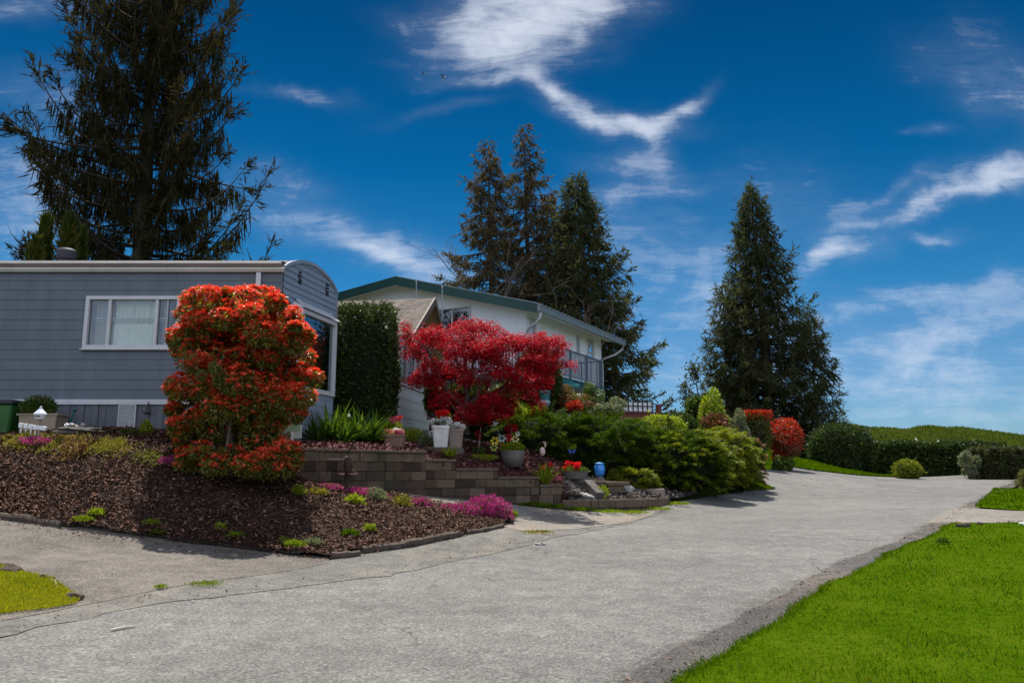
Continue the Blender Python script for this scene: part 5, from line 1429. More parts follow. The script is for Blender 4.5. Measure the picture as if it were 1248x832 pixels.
# ---- shrubs below the maple and around the white house
gB = 'mixed shrubs below the white house'
shrub_px('globe_cedar', 630, 684, 424, 500, 23.5, 'dark green rounded cedar globe right of the crimson maple', 'bush', M_HEDGE, 12000, .08, dy=.6, square=.4, seed=61, group=gB)
loose_px('bronze_shrub', 640, 722, 470, 512, 23.6, 'coppery bronze shrub with a few red shoots under the balcony', 'bush', M_BRONZE, 9000, .065, dy=.7, group=gB, nclump=22, extra=(M_OLIVE, .45, -.2))
loose_px('red_shoots_shrub', 688, 712, 488, 506, 22.9, 'small bright red leaved shrub in front of the coppery one', 'bush', M_REDL, 1400, .06, dy=.3, group=gB)
loose_px('dark_shrub', 700, 735, 466, 512, 25.2, 'dark green pale flowered shrub at the house corner', 'bush', M_GREENL, 4500, .075, group=gB, extra=(M_GREYG, .4, .2))
loose_px('pale_shrub', 716, 742, 490, 518, 24.5, 'small silvery green shrub at the foot of the house corner', 'bush', M_GREYG, 2200, .07, group=gB)
loose_px('cream_shrub', 728, 768, 484, 512, 28, 'creamy flowered shrub left of the white trellis fence', 'bush', M_GREYG, 3200, .08, group=gB)
loose_px('lime_shrub', 596, 640, 486, 520, 22.0, 'lime green shrub under the crimson maple', 'bush', M_LIME, 5200, .065, group=gB)
loose_px('lime_shrub', 630, 668, 492, 516, 22.4, 'lower lime green shrub beside the teal birdbath', 'bush', M_LIME, 3000, .065, group=gB)
loose_px('twiggy_shrub', 625, 668, 476, 500, 24.6, 'brown twiggy shrub between the maple and the coppery shrub', 'bush', M_BRONZE, 1800, .05, group=gB, nclump=16)
loose_px('climbing_shrub', 516, 540, 455, 520, 20.6, 'narrow green shrub left of the maple trunk', 'bush', M_GREENL, 3600, .07, dy=.3, group=gB)
shrub_px('dark_shrub', 538, 602, 468, 535, 22.0, 'dark green shrub behind the trunk of the crimson maple', 'bush', M_HEDGE, 6000, .08, seed=71, group=gB, dy=.5)
loose_px('dark_shrub', 590, 632, 462, 515, 23.0, 'dark bushy shrub right of the maple trunk in deep shade', 'bush', M_GREENL, 4000, .07, group=gB)
# ------------------------------------------------------------ small things in the garden
M_TERRA = plain('brown_plastic_pot', (.20, .12, .085), .7, 0, .2, 9)
M_WPOT = plain('white_pot', (.62, .60, .57), .55, 0, .15, 6, dirt=(.4, .35, .3))
M_TAUPE = plain('taupe_pot', (.26, .19, .16), .7, 0, .2, 6)
M_STONEP = plain('weathered_stone_pot', (.13, .11, .10), .9, 0, .35, 7, .4)
M_ROCK = plain('grey_rock', (.10, .09, .08), .9, 0, .45, 5, .5)
M_PALEROCK = plain('pale_rock', (.30, .285, .27), .85, 0, .3, 5, .4)
M_LOG = plain('rotting_timber', (.085, .062, .045), .95, 0, .45, 8, .7)
M_BLUE = plain('bright_blue_glaze', (.02, .22, .62), .25, 0, .3, 5, .05, .6)
M_DBLUE = plain('deep_blue_glaze', (.015, .05, .35), .3, 0, .3, 8)
M_TEAL = plain('teal_paint', (.015, .13, .14), .5, 0, .3, 8)
M_WOOD = plain('brown_wood', (.19, .09, .06), .8, 0, .3, 8, .4)
M_REDDECK = siding('red_brown_deck', (.16, .045, .04), .25, .8)
M_WPAINT = plain('white_paint', (.74, .75, .76), .5, 0, .08, 8)
M_BLK = plain('black_plastic', (.012, .012, .013), .45, 0, .2, 8)
M_BIN = plain('green_bin_plastic', (.025, .11, .02), .5, 0, .25, 5)
M_TAN = plain('tan_planter', (.30, .235, .165), .8, 0, .2, 7, .3)
M_RUST = plain('rusted_iron', (.055, .032, .024), .8, .3, .4, 14, .4)
M_PINKP = plain('pale_pink_paint', (.60, .42, .40), .5, 0, .1, 8)

def gp(u, v, d): return P(u, v, d)
def tuft(parent, name, mat, c, r, n, leaf, up=.6, wide=.35, zr=None):
    d = rand_dir(n); pos = np.array(c) + d * np.array([r, r, zr or r]) * (.3 + .7 * rng.random((n, 1)) ** .5)
    ax = d * .6 + rng.normal(size=(n, 3)) * .4; ax[:, 2] += up
    return leaf_mesh(name, mat, pos, ax, rand_dir(n), leaf * (.6 + .7 * rng.random(n)), leaf * wide, parent)
def flowers(parent, name, mat, c, r, n, size, zr=None, heads=8):
    """flower heads: little balls of petals"""
    cs = np.array(c) + rand_dir(heads) * np.array([r, r, zr or r * .5]) * (.4 + .6 * rng.random((heads, 1)))
    k = rng.integers(0, heads, n); d = rand_dir(n)
    return leaf_mesh(name, mat, cs[k] + d * size * .8, d + rng.normal(size=d.shape) * .5, rand_dir(n), size * 1.1, size * .8, parent)

# ---- pots of flowers on the terrace
def square_pot(name, u, v0, v1, d, wpx, label, matp, group='flower pots on the terrace', taper=.78, wide=1.0, n=24):
    b = P(u, v1, d); h = (v1 - v0) * d / FPX; r = pxr(wpx, d) / 2 / .82
    root = empty(name, b, label, 'flower pot', group, )
    MB().lathe(b, [(r * taper, 0), (r * .97, h * .86), (r * 1.06, h * .87), (r * 1.06, h), (r * .92, h), (r * .9, h * .86)], n, wide, 1, 1.0).build('pot', matp, root)
    MB().lathe(b, [(r * .88, h * .85), (r * .85, h * .92)], n, wide, 1, 1.0).build('soil', M_SOIL, root)
    return root, b + Vector((0, 0, h)), r
r0, t, r_ = square_pot('flower_pot', 537, 519, 545, 18.0, 20, 'white square pot of white and red flowers, raised on a block', M_WPOT)
flowers(r0, 'white_flowers', P_WHITE, t + Vector((.02, -.04, .09)), .24, 2000, .034, .11, 30); tuft(r0, 'leaves', M_GREENL, t + Vector((0, 0, .06)), .2, 500, .06, zr=.10)
flowers(r0, 'red_flowers', P_RED, t + Vector((0.02, .02, .26)), .24, 1300, .045, .08, 12); tuft(r0, 'yellow_green_leaves', M_LIME, t + Vector((.05, .05, .14)), .18, 350, .06)
r0, t, r_ = square_pot('flower_pot', 555, 523, 546, 18.35, 19, 'taupe square pot of white flowers beside the white pot', M_TAUPE)
flowers(r0, 'white_flowers', P_WHITE, t + Vector((.05, -.05, .08)), .18, 1200, .034, .08, 16); tuft(r0, 'leaves', M_GREENL, t + Vector((0, 0, .05)), .17, 350, .06, zr=.08)
r0, t, r_ = square_pot('flower_pot', 481, 530, 545, 17.2, 24, 'low brown trough of pink and white flowers near the yucca', M_TERRA, taper=.86, wide=1.05)
flowers(r0, 'pink_flowers', P_PINK, t + Vector((.02, 0, .06)), .22, 900, .03, .07, 14); flowers(r0, 'white_flowers', P_WHITE, t + Vector((.06, -.08, .09)), .10, 160, .028, .03, 4)
tuft(r0, 'leaves', M_LIME, t + Vector((-.08, 0, .04)), .2, 350, .05, zr=.07)
b = P(480, 540, 18.2)
r0 = empty('tulip_clump', b, 'clump of pink and red flowers with lime leaves behind the brown trough', 'flowers')
tuft(r0, 'leaves', M_LIME, b + Vector((-.02, 0, .28)), .20, 700, .09, 1.2, zr=.2); flowers(r0, 'red_flowers', P_PINK, b + Vector((-.02, 0, .52)), .17, 500, .035, .06, 8)
flowers(r0, 'dark_red_flowers', P_RED, b + Vector((.06, 0, .56)), .15, 250, .03, .04, 5)
b = P(502, 545, 18.6); r0 = empty('lime_bush', b, 'low yellow green leafy clump between the trough and the white pot', 'plant')
tuft(r0, 'foliage', M_LIME, b + Vector((0, 0, .22)), .34, 1500, .06, zr=.22); tuft(r0, 'dark_leaves', M_GREENL, b + Vector((.1, .1, .12)), .3, 700, .06, zr=.15)
b = P(520, 548, 18.3); r0 = empty('silvery_plant', b, 'small silvery plant at the left of the white pot', 'plant')
tuft(r0, 'foliage', M_GREYG, b + Vector((0, 0, .2)), .22, 900, .05, zr=.25)
# block pedestal and small blocks
def block_thing(name, u, v, d, size, label, rz=0, mat=M_BLOCK, group='loose blocks on the terrace', rx=0.0, ry=0.0):
    c = P(u, v, d); o = MB().box(c, size, rz, rx, ry).build(name, mat, bevel=.012); return tag(o, label, 'block', group)
block_thing('pedestal_block', 533, 552, 17.95, (.62, .42, .26), 'wide dark concrete block under the white square pot', .1)
block_thing('pedestal_block', 553, 552, 18.35, (.42, .40, .22), 'darker block under the taupe pot', -.1, M_STONEP)
MBs = MB().box(P(499, 549, 17.4), (.62, .20, .07), -.15); tag(MBs.build('paving_stone', M_BLOCK, bevel=.01), 'flat narrow paving stone lying right of the brown trough', 'stone', 'loose blocks on the terrace')
# strap-leaved plants
def straps(name, base, n, h, wdt, label, mat, cat='plant', spread=.8, curve=.5, parent=None, group=None, seed=0):
    """arching strap leaves, each a bent strip"""
    rs = np.random.default_rng(seed); vs, fs = [], []
    for i in range(n):
        a = rs.random() * 6.283; el = math.acos(rs.random() ** .8 * .95); Ln = h * (.65 + .45 * rs.random())
        hd = np.array([math.cos(a), math.sin(a), 0]); sd = np.array([-math.sin(a), math.cos(a), 0])
        q = np.array(base) + hd * .05 * rs.random(); th = (math.pi / 2 - el * spread); k0 = len(vs); m = 6
        cv = curve * rs.random()
        for j in range(m):
            f = j / (m - 1); w = wdt * (.55 + .9 * f * (1 - f) * 2) * (1 - f ** 4)
            vs += [q - sd * w, q + np.array([0, 0, -w * .35]), q + sd * w]
            q = q + Ln / (m - 1) * (hd * math.cos(th) + np.array([0, 0, 1]) * math.sin(th)); th -= cv * f
        for j in range(m - 1):
            for e in (0, 1):
                fs.append((k0 + j * 3 + e, k0 + j * 3 + e + 1, k0 + j * 3 + e + 4, k0 + j * 3 + e + 3))
    root = parent or empty(name, base, label, cat, group)
    mb = MB(); mb.add([tuple(v) for v in vs], fs); mb.build('leaves', mat, root)
    return root
M_YUC = leafy('yucca_blades', [(0.012, 0.022, 0.008), (0.03, 0.06, 0.010), (0.08, 0.14, 0.012), (0.18, 0.24, 0.03)], .35, .4, (1.2, 1.3, .5), .8)
b0 = P(405, 540, 16.9); b0.z = 2.2
yr = empty('yucca', b0, 'large spiky yucca clump with sword leaves in front of the cedar column', 'plant')
for k, (u, dd, n, h) in enumerate(((388, 16.9, 70, .80), (405, 17.1, 110, .95), (436, 17.5, 110, 1.0), (452, 17.3, 70, .85), (420, 16.8, 60, .7))):
    q = P(u, 535, dd); q.z = 2.2 + .06 * (k % 2)
    straps('yucca', q, n, h, .026, '', M_YUC, parent=yr, spread=1.08, curve=.10, seed=k)
q = P(425, 505, 17.2); flowers(yr, 'spent_flowers', P_WHITE, q, .06, 60, .02, .04, 3)
b = P(548, 556, 17.6); b.z = float(tz([b.x], [b.y])[0])
straps('strap_leaf_plant', b, 26, .34, .028, 'small bright green strap leaved plant below the flower pots', M_LIME, spread=.75, seed=9)
b = P(664, 580, 19.0); b.z = float(tz([b.x], [b.y])[0])
o = straps('strap_leaf_plant', b, 60, .62, .022, 'clump of lily leaves with orange flowers left of the red flower tub', M_LIME, spread=.6, seed=10)
flowers(o, 'orange_flowers', P_ORG, b + Vector((-.02, 0, .42)), .12, 160, .03, .04, 3); flowers(o, 'red_flowers', P_RED, b + Vector((.15, 0, .48)), .08, 90, .035, .03, 2)
flowers(o, 'pink_flowers', P_PINK, b + Vector((.32, -.1, .2)), .12, 180, .03, .07, 4)
# round stone pot with a green mum
b = P(625, 569, 18.9); h = pxr(20, 18.9); r_ = pxr(28, 18.9) / 2
r0 = empty('stone_pot', b, 'round grey stone pot with a dome of lime green foliage', 'flower pot', 'flower pots on the terrace')
MB().lathe(b, [(r_ * .72, 0), (r_ * .98, h * .55), (r_ * 1.02, h * .85), (r_ * .98, h), (r_ * .84, h), (r_ * .8, h * .85)], 20).build('pot', M_STONEP, r0, smooth=True)
tuft(r0, 'foliage', M_LIME, b + Vector((0, 0, h + .04)), r_ * 1.05, 2600, .05, zr=.14)
b = P(585, 556, 18.6); r0 = empty('chartreuse_mat', b, 'low chartreuse mat plant on the gravel left of the stone pot', 'plant'); b.z = float(tz([b.x], [b.y])[0])
tuft(r0, 'foliage', M_LIME, b + Vector((0, 0, .04)), .42, 1300, .04, zr=.07)
# red tub
b = P(700, 583, 20.0); h = pxr(9, 20)
r0 = empty('flower_tub', b, 'low dark tub overflowing with bright red flowers', 'flower pot', 'flower pots on the terrace')
MB().lathe(b, [(.30, 0), (.36, h), (.31, h), (.30, h * .8)], 18).build('pot', M_STONEP, r0)
flowers(r0, 'red_flowers', P_RED, b + Vector((0, 0, h + .10)), .36, 1500, .045, .12, 16); tuft(r0, 'leaves', M_GREENL, b + Vector((0, 0, h)), .36, 700, .07, zr=.10)
# flower stakes and pinwheels
def stake(name, u, v, vb, d, label, mat, rad, cat='garden ornament', petals_=6, stem=M_GREENL, group='ornamental flower stakes'):
    top = P(u, v, d); bot = P(u, vb, d); bot.z = min(bot.z, float(tz([bot.x], [bot.y])[0]))
    root = empty(name, bot, label, cat, group)
    MB().tube([bot, (bot + top) / 2 + Vector((.015, 0, 0)), top], .008, 5).build('stem', M_DARKM, root)
    mb = MB()
    for k in range(petals_):
        a = 2 * math.pi * k / petals_
        e1, e2 = Vector((math.cos(a), 0, math.sin(a))), Vector((-math.sin(a), 0, math.cos(a)))
        mb.hexa([top + e1 * rad * .2 - e2 * rad * .12 + Vector((0, -.006, 0)), top + e1 * rad * .7 - e2 * rad * .30 + Vector((0, -.03, 0)), top + e1 * rad * 1.05 + Vector((0, -.035, 0)), top + e1 * rad * .7 + e2 * rad * .30 + Vector((0, .0, 0)),
                 top + e1 * rad * .2 - e2 * rad * .12 + Vector((0, .004, 0)), top + e1 * rad * .7 - e2 * rad * .30 + Vector((0, -.022, 0)), top + e1 * rad * 1.05 + Vector((0, -.027, 0)), top + e1 * rad * .7 + e2 * rad * .30 + Vector((0, .008, 0))])
    mb.build('petals', mat, root)
    MB().blob(top + Vector((0, -.02, 0)), (rad * .22,) * 3, 0, 1).build('flower_centre', M_RUST, root)
    return root
SOLID = lambda n, c: plain(n, c, .5, 0, .15, 8)
S_R, S_Y, S_W, S_O = SOLID('red_enamel', (.62, .02, .02)), SOLID('yellow_enamel', (.72, .55, .04)), SOLID('white_enamel', (.75, .75, .72)), SOLID('orange_enamel', (.70, .22, .05))
stake('flower_stake', 603, 537, 565, 19.0, 'yellow flower stake, leftmost by the stone pot', S_Y, .11)
stake('flower_stake', 602, 545, 565, 18.9, 'lower olive yellow flower stake just under the yellow one', SOLID('olive_enamel', (.35, .38, .06)), .10)
stake('flower_stake', 612, 534, 560, 19.1, 'white and teal flower stake above the stone pot', SOLID('pale_teal_enamel', (.35, .50, .46)), .10)
stake('flower_stake', 620, 533, 560, 19.2, 'red flower stake in the middle above the stone pot', S_R, .10)
stake('flower_stake', 612, 541, 560, 19.0, 'small orange red flower stake below the teal one', S_O, .06)
stake('flower_stake', 628, 535, 560, 19.1, 'cream and yellow flower stake right of the red one', SOLID('cream_enamel', (.72, .60, .25)), .10)
stake('flower_stake', 631, 528, 560, 19.2, 'topmost small white flower stake above the stone pot', S_W, .06)
b = P(624, 560, 19.9); o = empty('red_shrublet', b, 'dull red leafed sprig rising behind the flower stakes', 'plant')
tuft(o, 'foliage', M_MAPLE, P(623, 522, 19.9), .16, 260, .06, zr=.10); MB().tube([b, P(623, 522, 19.9)], .01, 5).build('stem', M_GBARK, o)
b = P(582, 556, 18.9); o = empty('thin_sapling', b, 'thin pale stemmed sapling with a red tuft before the dark shrubs', 'plant')
MB().tube([b, P(584, 540, 18.9), P(586, 520, 18.9)], [.014, .011, .006], 5).build('stem', M_TAN, o); tuft(o, 'red_tuft', M_MAPLE, P(583, 530, 18.85), .07, 90, .05, zr=.11); tuft(o, 'leaves', M_GREENL, P(583, 550, 18.9), .16, 260, .06, zr=.10)
# white heron ornament, blue butterfly ornament, blue glass lantern
b = P(661, 566, 19.9); o = empty('heron_ornament', b, 'pale pink heron ornament standing before the dark juniper', 'garden ornament')
MB().tube([b, P(661, 554, 19.9)], .010, 5).build('legs', M_DARKM, o)
c = P(661, 550, 19.9); mb = MB(); mb.blob(c, (.075, .06, .11), .05, 2); mb.tube([c + Vector((.03, 0, .06)), c + Vector((.075, 0, .14)), c + Vector((.07, 0, .21)), c + Vector((.02, 0, .23))], [.035, .025, .022, .026], 8)
mb.build('body', M_PINKP, o, smooth=True)
MB().tube([c + Vector((.02, 0, .23)), c + Vector((-.06, 0, .20)), c + Vector((-.07, 0, .16))], [.018, .012, .004], 6).build('beak', M_BLK, o)
b = P(697, 560, 20.6); o = empty('butterfly_stake', b, 'small deep blue butterfly stake in the dark juniper', 'garden ornament')
c = P(697, 550, 20.6); MB().tube([b, c], .008, 5).build('stem', M_DARKM, o)
mb = MB()
for sx_ in (-1, 1):
    mb.hexa([c + Vector((sx_ * a, y, z)) for y in (-.012, .0) for a, z in ((.01, -.02), (.09, .01), (.085, .07), (.015, .02))])
    mb.hexa([c + Vector((sx_ * a, y, z)) for y in (-.013, .001) for a, z in ((.01, -.02), (.06, -.06), (.075, -.02), (.015, .0))])
mb.build('wings', M_DBLUE, o)
b = P(731, 590, 20.3); o = empty('glass_lantern', b, 'bright blue glass lantern on a dark base in the rockery', 'garden ornament')
MB().lathe(b, [(.17, 0), (.16, .10), (.10, .16), (.09, .2)], 14).build('base', M_STONEP, o, smooth=True)
c = b + Vector((0, 0, .2)); MB().lathe(c, [(.075, 0), (.12, .05), (.135, .16), (.13, .25), (.10, .30), (.03, .31)], 16).build('glass_jar', M_BLUE, o, smooth=True)
MB().lathe(c, [(.11, .301), (.115, .325), (.03, .345)], 14).build('lid', SOLID('pale_blue_enamel', (.10, .36, .70)), o, smooth=True)
# rockery: rocks, slabs, blocks
def rock(u, v, d, r, label, mat=M_ROCK, seed=0):
    c = P(u, v, d); o = MB().blob(c, r, .22, 3, seed).build('rock', mat); return tag(o, label, 'rock', 'rocks in the rockery')
rock(712, 606, 19.25, (.30, .2, .12), 'white smooth rock lying on the low curb', M_PALEROCK, 1)
rock(703, 600, 19.6, (.22, .2, .2), 'angular grey rock above the white one', M_ROCK, 2)
rock(695, 606, 19.1, (.16, .15, .11), 'small dark rock left of the white one', M_STONEP, 3)
rock(759, 600, 20.3, (.26, .2, .18), 'pale rounded rock in the middle of the rockery', M_PALEROCK, 4)
rock(690, 592, 19.6, (.2, .16, .12), 'flat grey rock beneath the red flower tub', M_ROCK, 5)
rock(762, 588, 21.0, (.24, .2, .12), 'grey rock at the foot of the junipers', M_ROCK, 6)
rock(775, 594, 20.9, (.18, .14, .09), 'small pale rock at the back of the gravel', M_PALEROCK, 7)
rock(748, 608, 19.5, (.12, .10, .08), 'small brown rock near the curb', M_TAUPE, 8)
gR = 'slabs and blocks in the rockery'
block_thing('rockery_slab', 722, 601, 19.4, (.24, .62, .40), 'tilted grey slab leaning in the rockery', .5, M_ROCK, gR, .5)
block_thing('rockery_block', 728, 589, 19.9, (.95, .34, .12), 'long flat capstone below the blue lantern', -.12, M_BLOCK, gR)
block_thing('rockery_block', 748, 599, 19.9, (.40, .36, .44), 'squarish brown block with a slab on top', .25, M_BLOCK, gR)
block_thing('rockery_block', 750, 589, 19.9, (.60, .44, .09), 'slab capping the squarish brown block', .2, M_BLOCK, gR)
block_thing('rockery_block', 789, 600, 20.6, (.85, .30, .20), 'long reddish block at the right of the rockery', -.12, M_TAUPE, gR)
block_thing('rockery_block', 700, 588, 20.0, (.70, .4, .22), 'dark block the red flower tub stands on', 0, M_STONEP, gR)
block_thing('rockery_block', 716, 597, 19.7, (.3, .3, .3), 'dark upright block beside the tilted slab', .4, M_STONEP, gR)
b = P(735, 608, 19.3); o = empty('sprig', b, 'small bright green sprig growing beside the tilted slab', 'plant'); tuft(o, 'foliage', M_LIME, b + Vector((0, 0, .14)), .13, 420, .06, zr=.16)
# iron garden pump-like feeder in front of the wall
b = P(423, 597, 14.6); b.z = g1(b.x, b.y)
o = empty('iron_pump', b, 'old rusted iron garden pump standing against the block wall', 'garden ornament')
H = P(423, 556, 14.6).z - b.z
MB().lathe(b, [(.12, -.1), (.12, .03), (.055, .05), (.05, H * .55), (.075, H * .58), (.075, H * .98), (.05, H), (.02, H + .03)], 12).build('body', M_RUST, o, smooth=True)
MB().tube([b + Vector((-.03, 0, H - .02)), b + Vector((.03, 0, H + .12)), b + Vector((.09, 0, H + .27)), b + Vector((.08, 0, H + .30))], [.02, .018, .022, .012], 6).build('handle', M_RUST, o)
MB().tube([b + Vector((0, 0, H * .62)), b + Vector((.12, -.05, H * .60)), b + Vector((.15, -.06, H * .52))], [.03, .026, .028], 7).build('spout', M_RUST, o)
MB().lathe(b + Vector((.10, -.05, H * .50)), [(.02, 0), (.09, .015), (.10, .03), (.08, .03)], 12).build('dish', M_PINKP, o); MB().lathe(b + Vector((-.10, -.05, H * .50)), [(.02, 0), (.06, .015), (.065, .03), (.05, .03)], 12).build('dish', M_PINKP, o)
MB().box(b + Vector((-.19, .02, H * .93)), (.36, .05, .03)).build('shelf_arm', M_TAUPE, o)
# low pale sign beside the bay
b = P(356, 548, 15.2); o = empty('garden_sign', b, 'pale green and white panel sign half hidden by the photinia', 'sign')
c0 = P(356, 517, 15.2); MB().box(c0, (pxr(24, 15.2), .03, pxr(34, 15.2))).build('panel', SOLID('pale_panel', (.50, .56, .50)), o, bevel=.006)
MB().box(c0 + Vector((.02, -.0175, .02)), (pxr(17, 15.2), .006, pxr(20, 15.2))).build('green_panel', SOLID('green_panel', (.28, .45, .28)), o); MB().box(P(356, 540, 15.2), (.05, .04, .6)).build('post', M_WPAINT, o)

# ---- things along the blue home
b = P(12, 524, 15.2); b.z = 2.03; o = empty('wheelie_bin', b, 'green wheeled bin with black lid at the left end of the home', 'bin')
def tapered(c, s0, s1, h): return MB().hexa([c + Vector((sx * s0[0] / 2, sy * s0[1] / 2, 0)) for sx, sy in ((-1, -1), (1, -1), (1, 1), (-1, 1))] + [c + Vector((sx * s1[0] / 2, sy * s1[1] / 2, h)) for sx, sy in ((-1, -1), (1, -1), (1, 1), (-1, 1))])
HB = P(12, 494, 15.2).z - b.z
tapered(b + Vector((-.12, 0, 0)), (.46, .50), (.62, .62), HB).build('body', M_BIN, o, bevel=.03)
tapered(b + Vector((-.12, 0, HB + .002)), (.68, .68), (.58, .56), .09).build('lid', M_BLK, o, bevel=.02)
MB().box(b + Vector((-.10, -.292, HB * .62)), (.14, .012, .16), 0, -.11).build('sticker', SOLID('pale_sticker', (.12, .24, .16)), o)
for s in (-1, 1): MB().tube([b + Vector((-.12 + s * .2, .24, .06)), b + Vector((-.12 + s * .27, .24, .06))], .09, 12).build('wheel', M_BLK, o)
b = P(36, 524, 15.35); b.z = 2.03; o = empty('wheelie_bin', b, 'black wheeled bin between the green bin and the tan planter', 'bin')
tapered(b + Vector((-.10, .1, 0)), (.34, .5), (.46, .6), HB * .98).build('body', M_BLK, o, bevel=.03); tapered(b + Vector((-.10, .1, HB * .98 + .002)), (.52, .66), (.44, .54), .08).build('lid', M_BLK, o, bevel=.02)
b = P(52, 526, 14.9); b.z = 2.0; o = empty('box_planter', b, 'tan rectangular planter box with a bushy green plant', 'planter')
hh = P(52, 506, 14.9).z - b.z
tapered(b + Vector((.0, 0, 0)), (.62, .36), (.70, .42), hh).build('box', M_TAN, o, bevel=.01); MB().ring(frame(b + Vector((-.37, -.23, 0)), (1, 0)), 0, .74, hh - .05, hh + .012, .06, -.02, .0).box(b + Vector((0, 0, hh + .005)), (.76, .46, .03)).build('rim', M_TAN, o)
tuft(o, 'plant', M_GREENL, b + Vector((-.12, 0, hh + .14)), .30, 1500, .07, zr=.2); tuft(o, 'plant_tips', M_GREYG, b + Vector((-.05, -.05, hh + .25)), .2, 250, .06, zr=.1)
b = P(73, 524, 15.3); b.z = 2.0; o = empty('watering_can', b, 'dark teal watering can standing right of the tan planter', 'watering can')
hh = P(73, 500, 15.3).z - b.z
MB().lathe(b, [(.14, 0), (.14, hh * .7), (.10, hh * .8), (.09, hh * .82)], 14).build('body', M_TEAL, o, smooth=True)
MB().tube([b + Vector((.1, 0, .15)), b + Vector((.2, 0, hh * .8)), b + Vector((.24, 0, hh * .98))], [.03, .02, .02], 7).lathe(b + Vector((.25, 0, hh * .97)), [(.02, 0), (.05, .03), (.04, .04)], 10).build('spout', M_TEAL, o)
MB().tube([b + Vector((-.13, 0, hh * .3)), b + Vector((-.2, 0, hh * .55)), b + Vector((-.1, 0, hh * .78))], .014, 6).build('handle', M_TEAL, o)
b = P(48, 530, 13.9); b.z = g1(b.x, b.y); o = empty('birdhouse', b, 'white pagoda shaped birdhouse on a post above the ground cover', 'birdhouse')
c = P(48.5, 510.5, 13.9); k = pxr(1, 13.9)
MB().tube([b, c], .03, 8).build('post', M_TAN, o)
MB().lathe(c, [(k * 5, 0), (k * 6.5, k * 4), (k * 6.8, k * 6.2)], 8).build('house', M_WPAINT, o)
MB().lathe(c + Vector((0, 0, k * 6.21)), [(k * 7.6, 0), (k * 5, k * 3), (k * 2, k * 6), (k * 1.0, k * 9), (k * .3, k * 10)], 8).build('roof', SOLID('pale_blue_white', (.58, .64, .72)), o)
MB().box(c + Vector((0, -k * 6.1, k * 3.6)), (k * 6, .02, k * 1.3)).build('opening', M_BLK, o)
gL = 'little white ornaments along the ground cover'
for i, u in enumerate((25.5, 31.5, 37.5, 43)):
    b = P(u, 521, 13.9); o = MB().box(P(u, 518 + .9 * i, 13.9), (pxr(4.6, 13.9), .04, pxr(5.6, 13.9)), .1 * (-1) ** i, 0, .08 * (-1) ** i).box(P(u, 524 + .9 * i, 13.9), (.02, .02, .10)).build('white_tile', M_WPAINT, bevel=.006)
    tag(o, ['leftmost', 'second', 'third', 'fourth'][i] + ' small upright white tile in the row under the birdhouse', 'garden ornament', gL)
tag(MB().box(P(51, 521.5, 13.9), (pxr(11, 13.9), .05, pxr(5.5, 13.9)), .1, 0, .18).build('white_tile', M_WPAINT, bevel=.01), 'long tilted white tile at the right end of the row', 'garden ornament', gL)
for i, (u, v, w) in enumerate(((81, 518, 4), (87, 517.5, 6), (94, 520, 5), (100.5, 518, 3.5))):
    tag(MB().blob(P(u, v, 13.9), (pxr(w, 13.9) / 2, .05, pxr(5, 13.9) / 2), .2, 2, i).build('white_stone', M_PALEROCK if i else M_WPAINT), ['leftmost rounded', 'larger second', 'third low', 'rightmost small'][i] + ' white stone above the dry brown plant', 'garden ornament', gL)
tag(MB().blob(P(96, 524, 13.8), (.36, .12, .05), .3, 3, 9).build('grey_stone', M_ROCK), 'low flat grey stone behind the dry brown plant', 'rock')
# dark trough and leafy sprig beneath the vent
b = P(170, 536, 15.0); o = empty('trough_planter', b, 'long dark trough with low plants beneath the louvred vent', 'planter'); b.z = 2.0
MB().box(P(172, 538, 15.0), (1.0, .3, .16)).build('trough', M_STONEP, o, bevel=.02); tuft(o, 'foliage', M_GREENL, P(163, 531, 14.95), .35, 1200, .06, zr=.10)
q = P(178, 524, 14.9); tuft(o, 'sprig', M_LIME, q, .09, 300, .07, zr=.16)
MB().tube([P(171, 534, 14.9), P(175, 527, 14.9), P(181, 517, 14.9)], .012, 5).build('stem', M_GREENL, o)
tag(MB().box(P(180, 537.5, 14.6), (.52, .2, .07), .05).build('flat_stone', M_TAUPE, bevel=.015), 'flat brown stone in front of the dark trough', 'rock')
# metal dragonfly hung on the skirting, and a hook
c = P(180, 503, 15.95); mb = MB(); mb.tube([c + Vector((-.03, -.02, -.02)), c + Vector((.01, -.02, .22))], .012, 5)
for a in ((-.10, .02), (.10, .06), (-.08, -.03), (.10, -.04)): mb.tube([c + Vector((0, -.02, 0)), c + Vector((a[0], -.02, a[1]))], [.015, .006], 4)
tag(mb.build('dragonfly_ornament', M_DARKM), 'dark metal dragonfly hung on the grey skirting right of the vent', 'wall ornament')
mb = MB(); c = P(201, 526, 15.95); mb.tube([c + Vector((0, -.01, -.06)), c + Vector((.03, -.03, -.02)), c + Vector((.01, -.03, .03)), c + Vector((-.03, -.01, .05))], .010, 5)
tag(mb.build('wall_hook', M_DARKM), 'small dark hook on the grey skirting beside the photinia', 'hook')

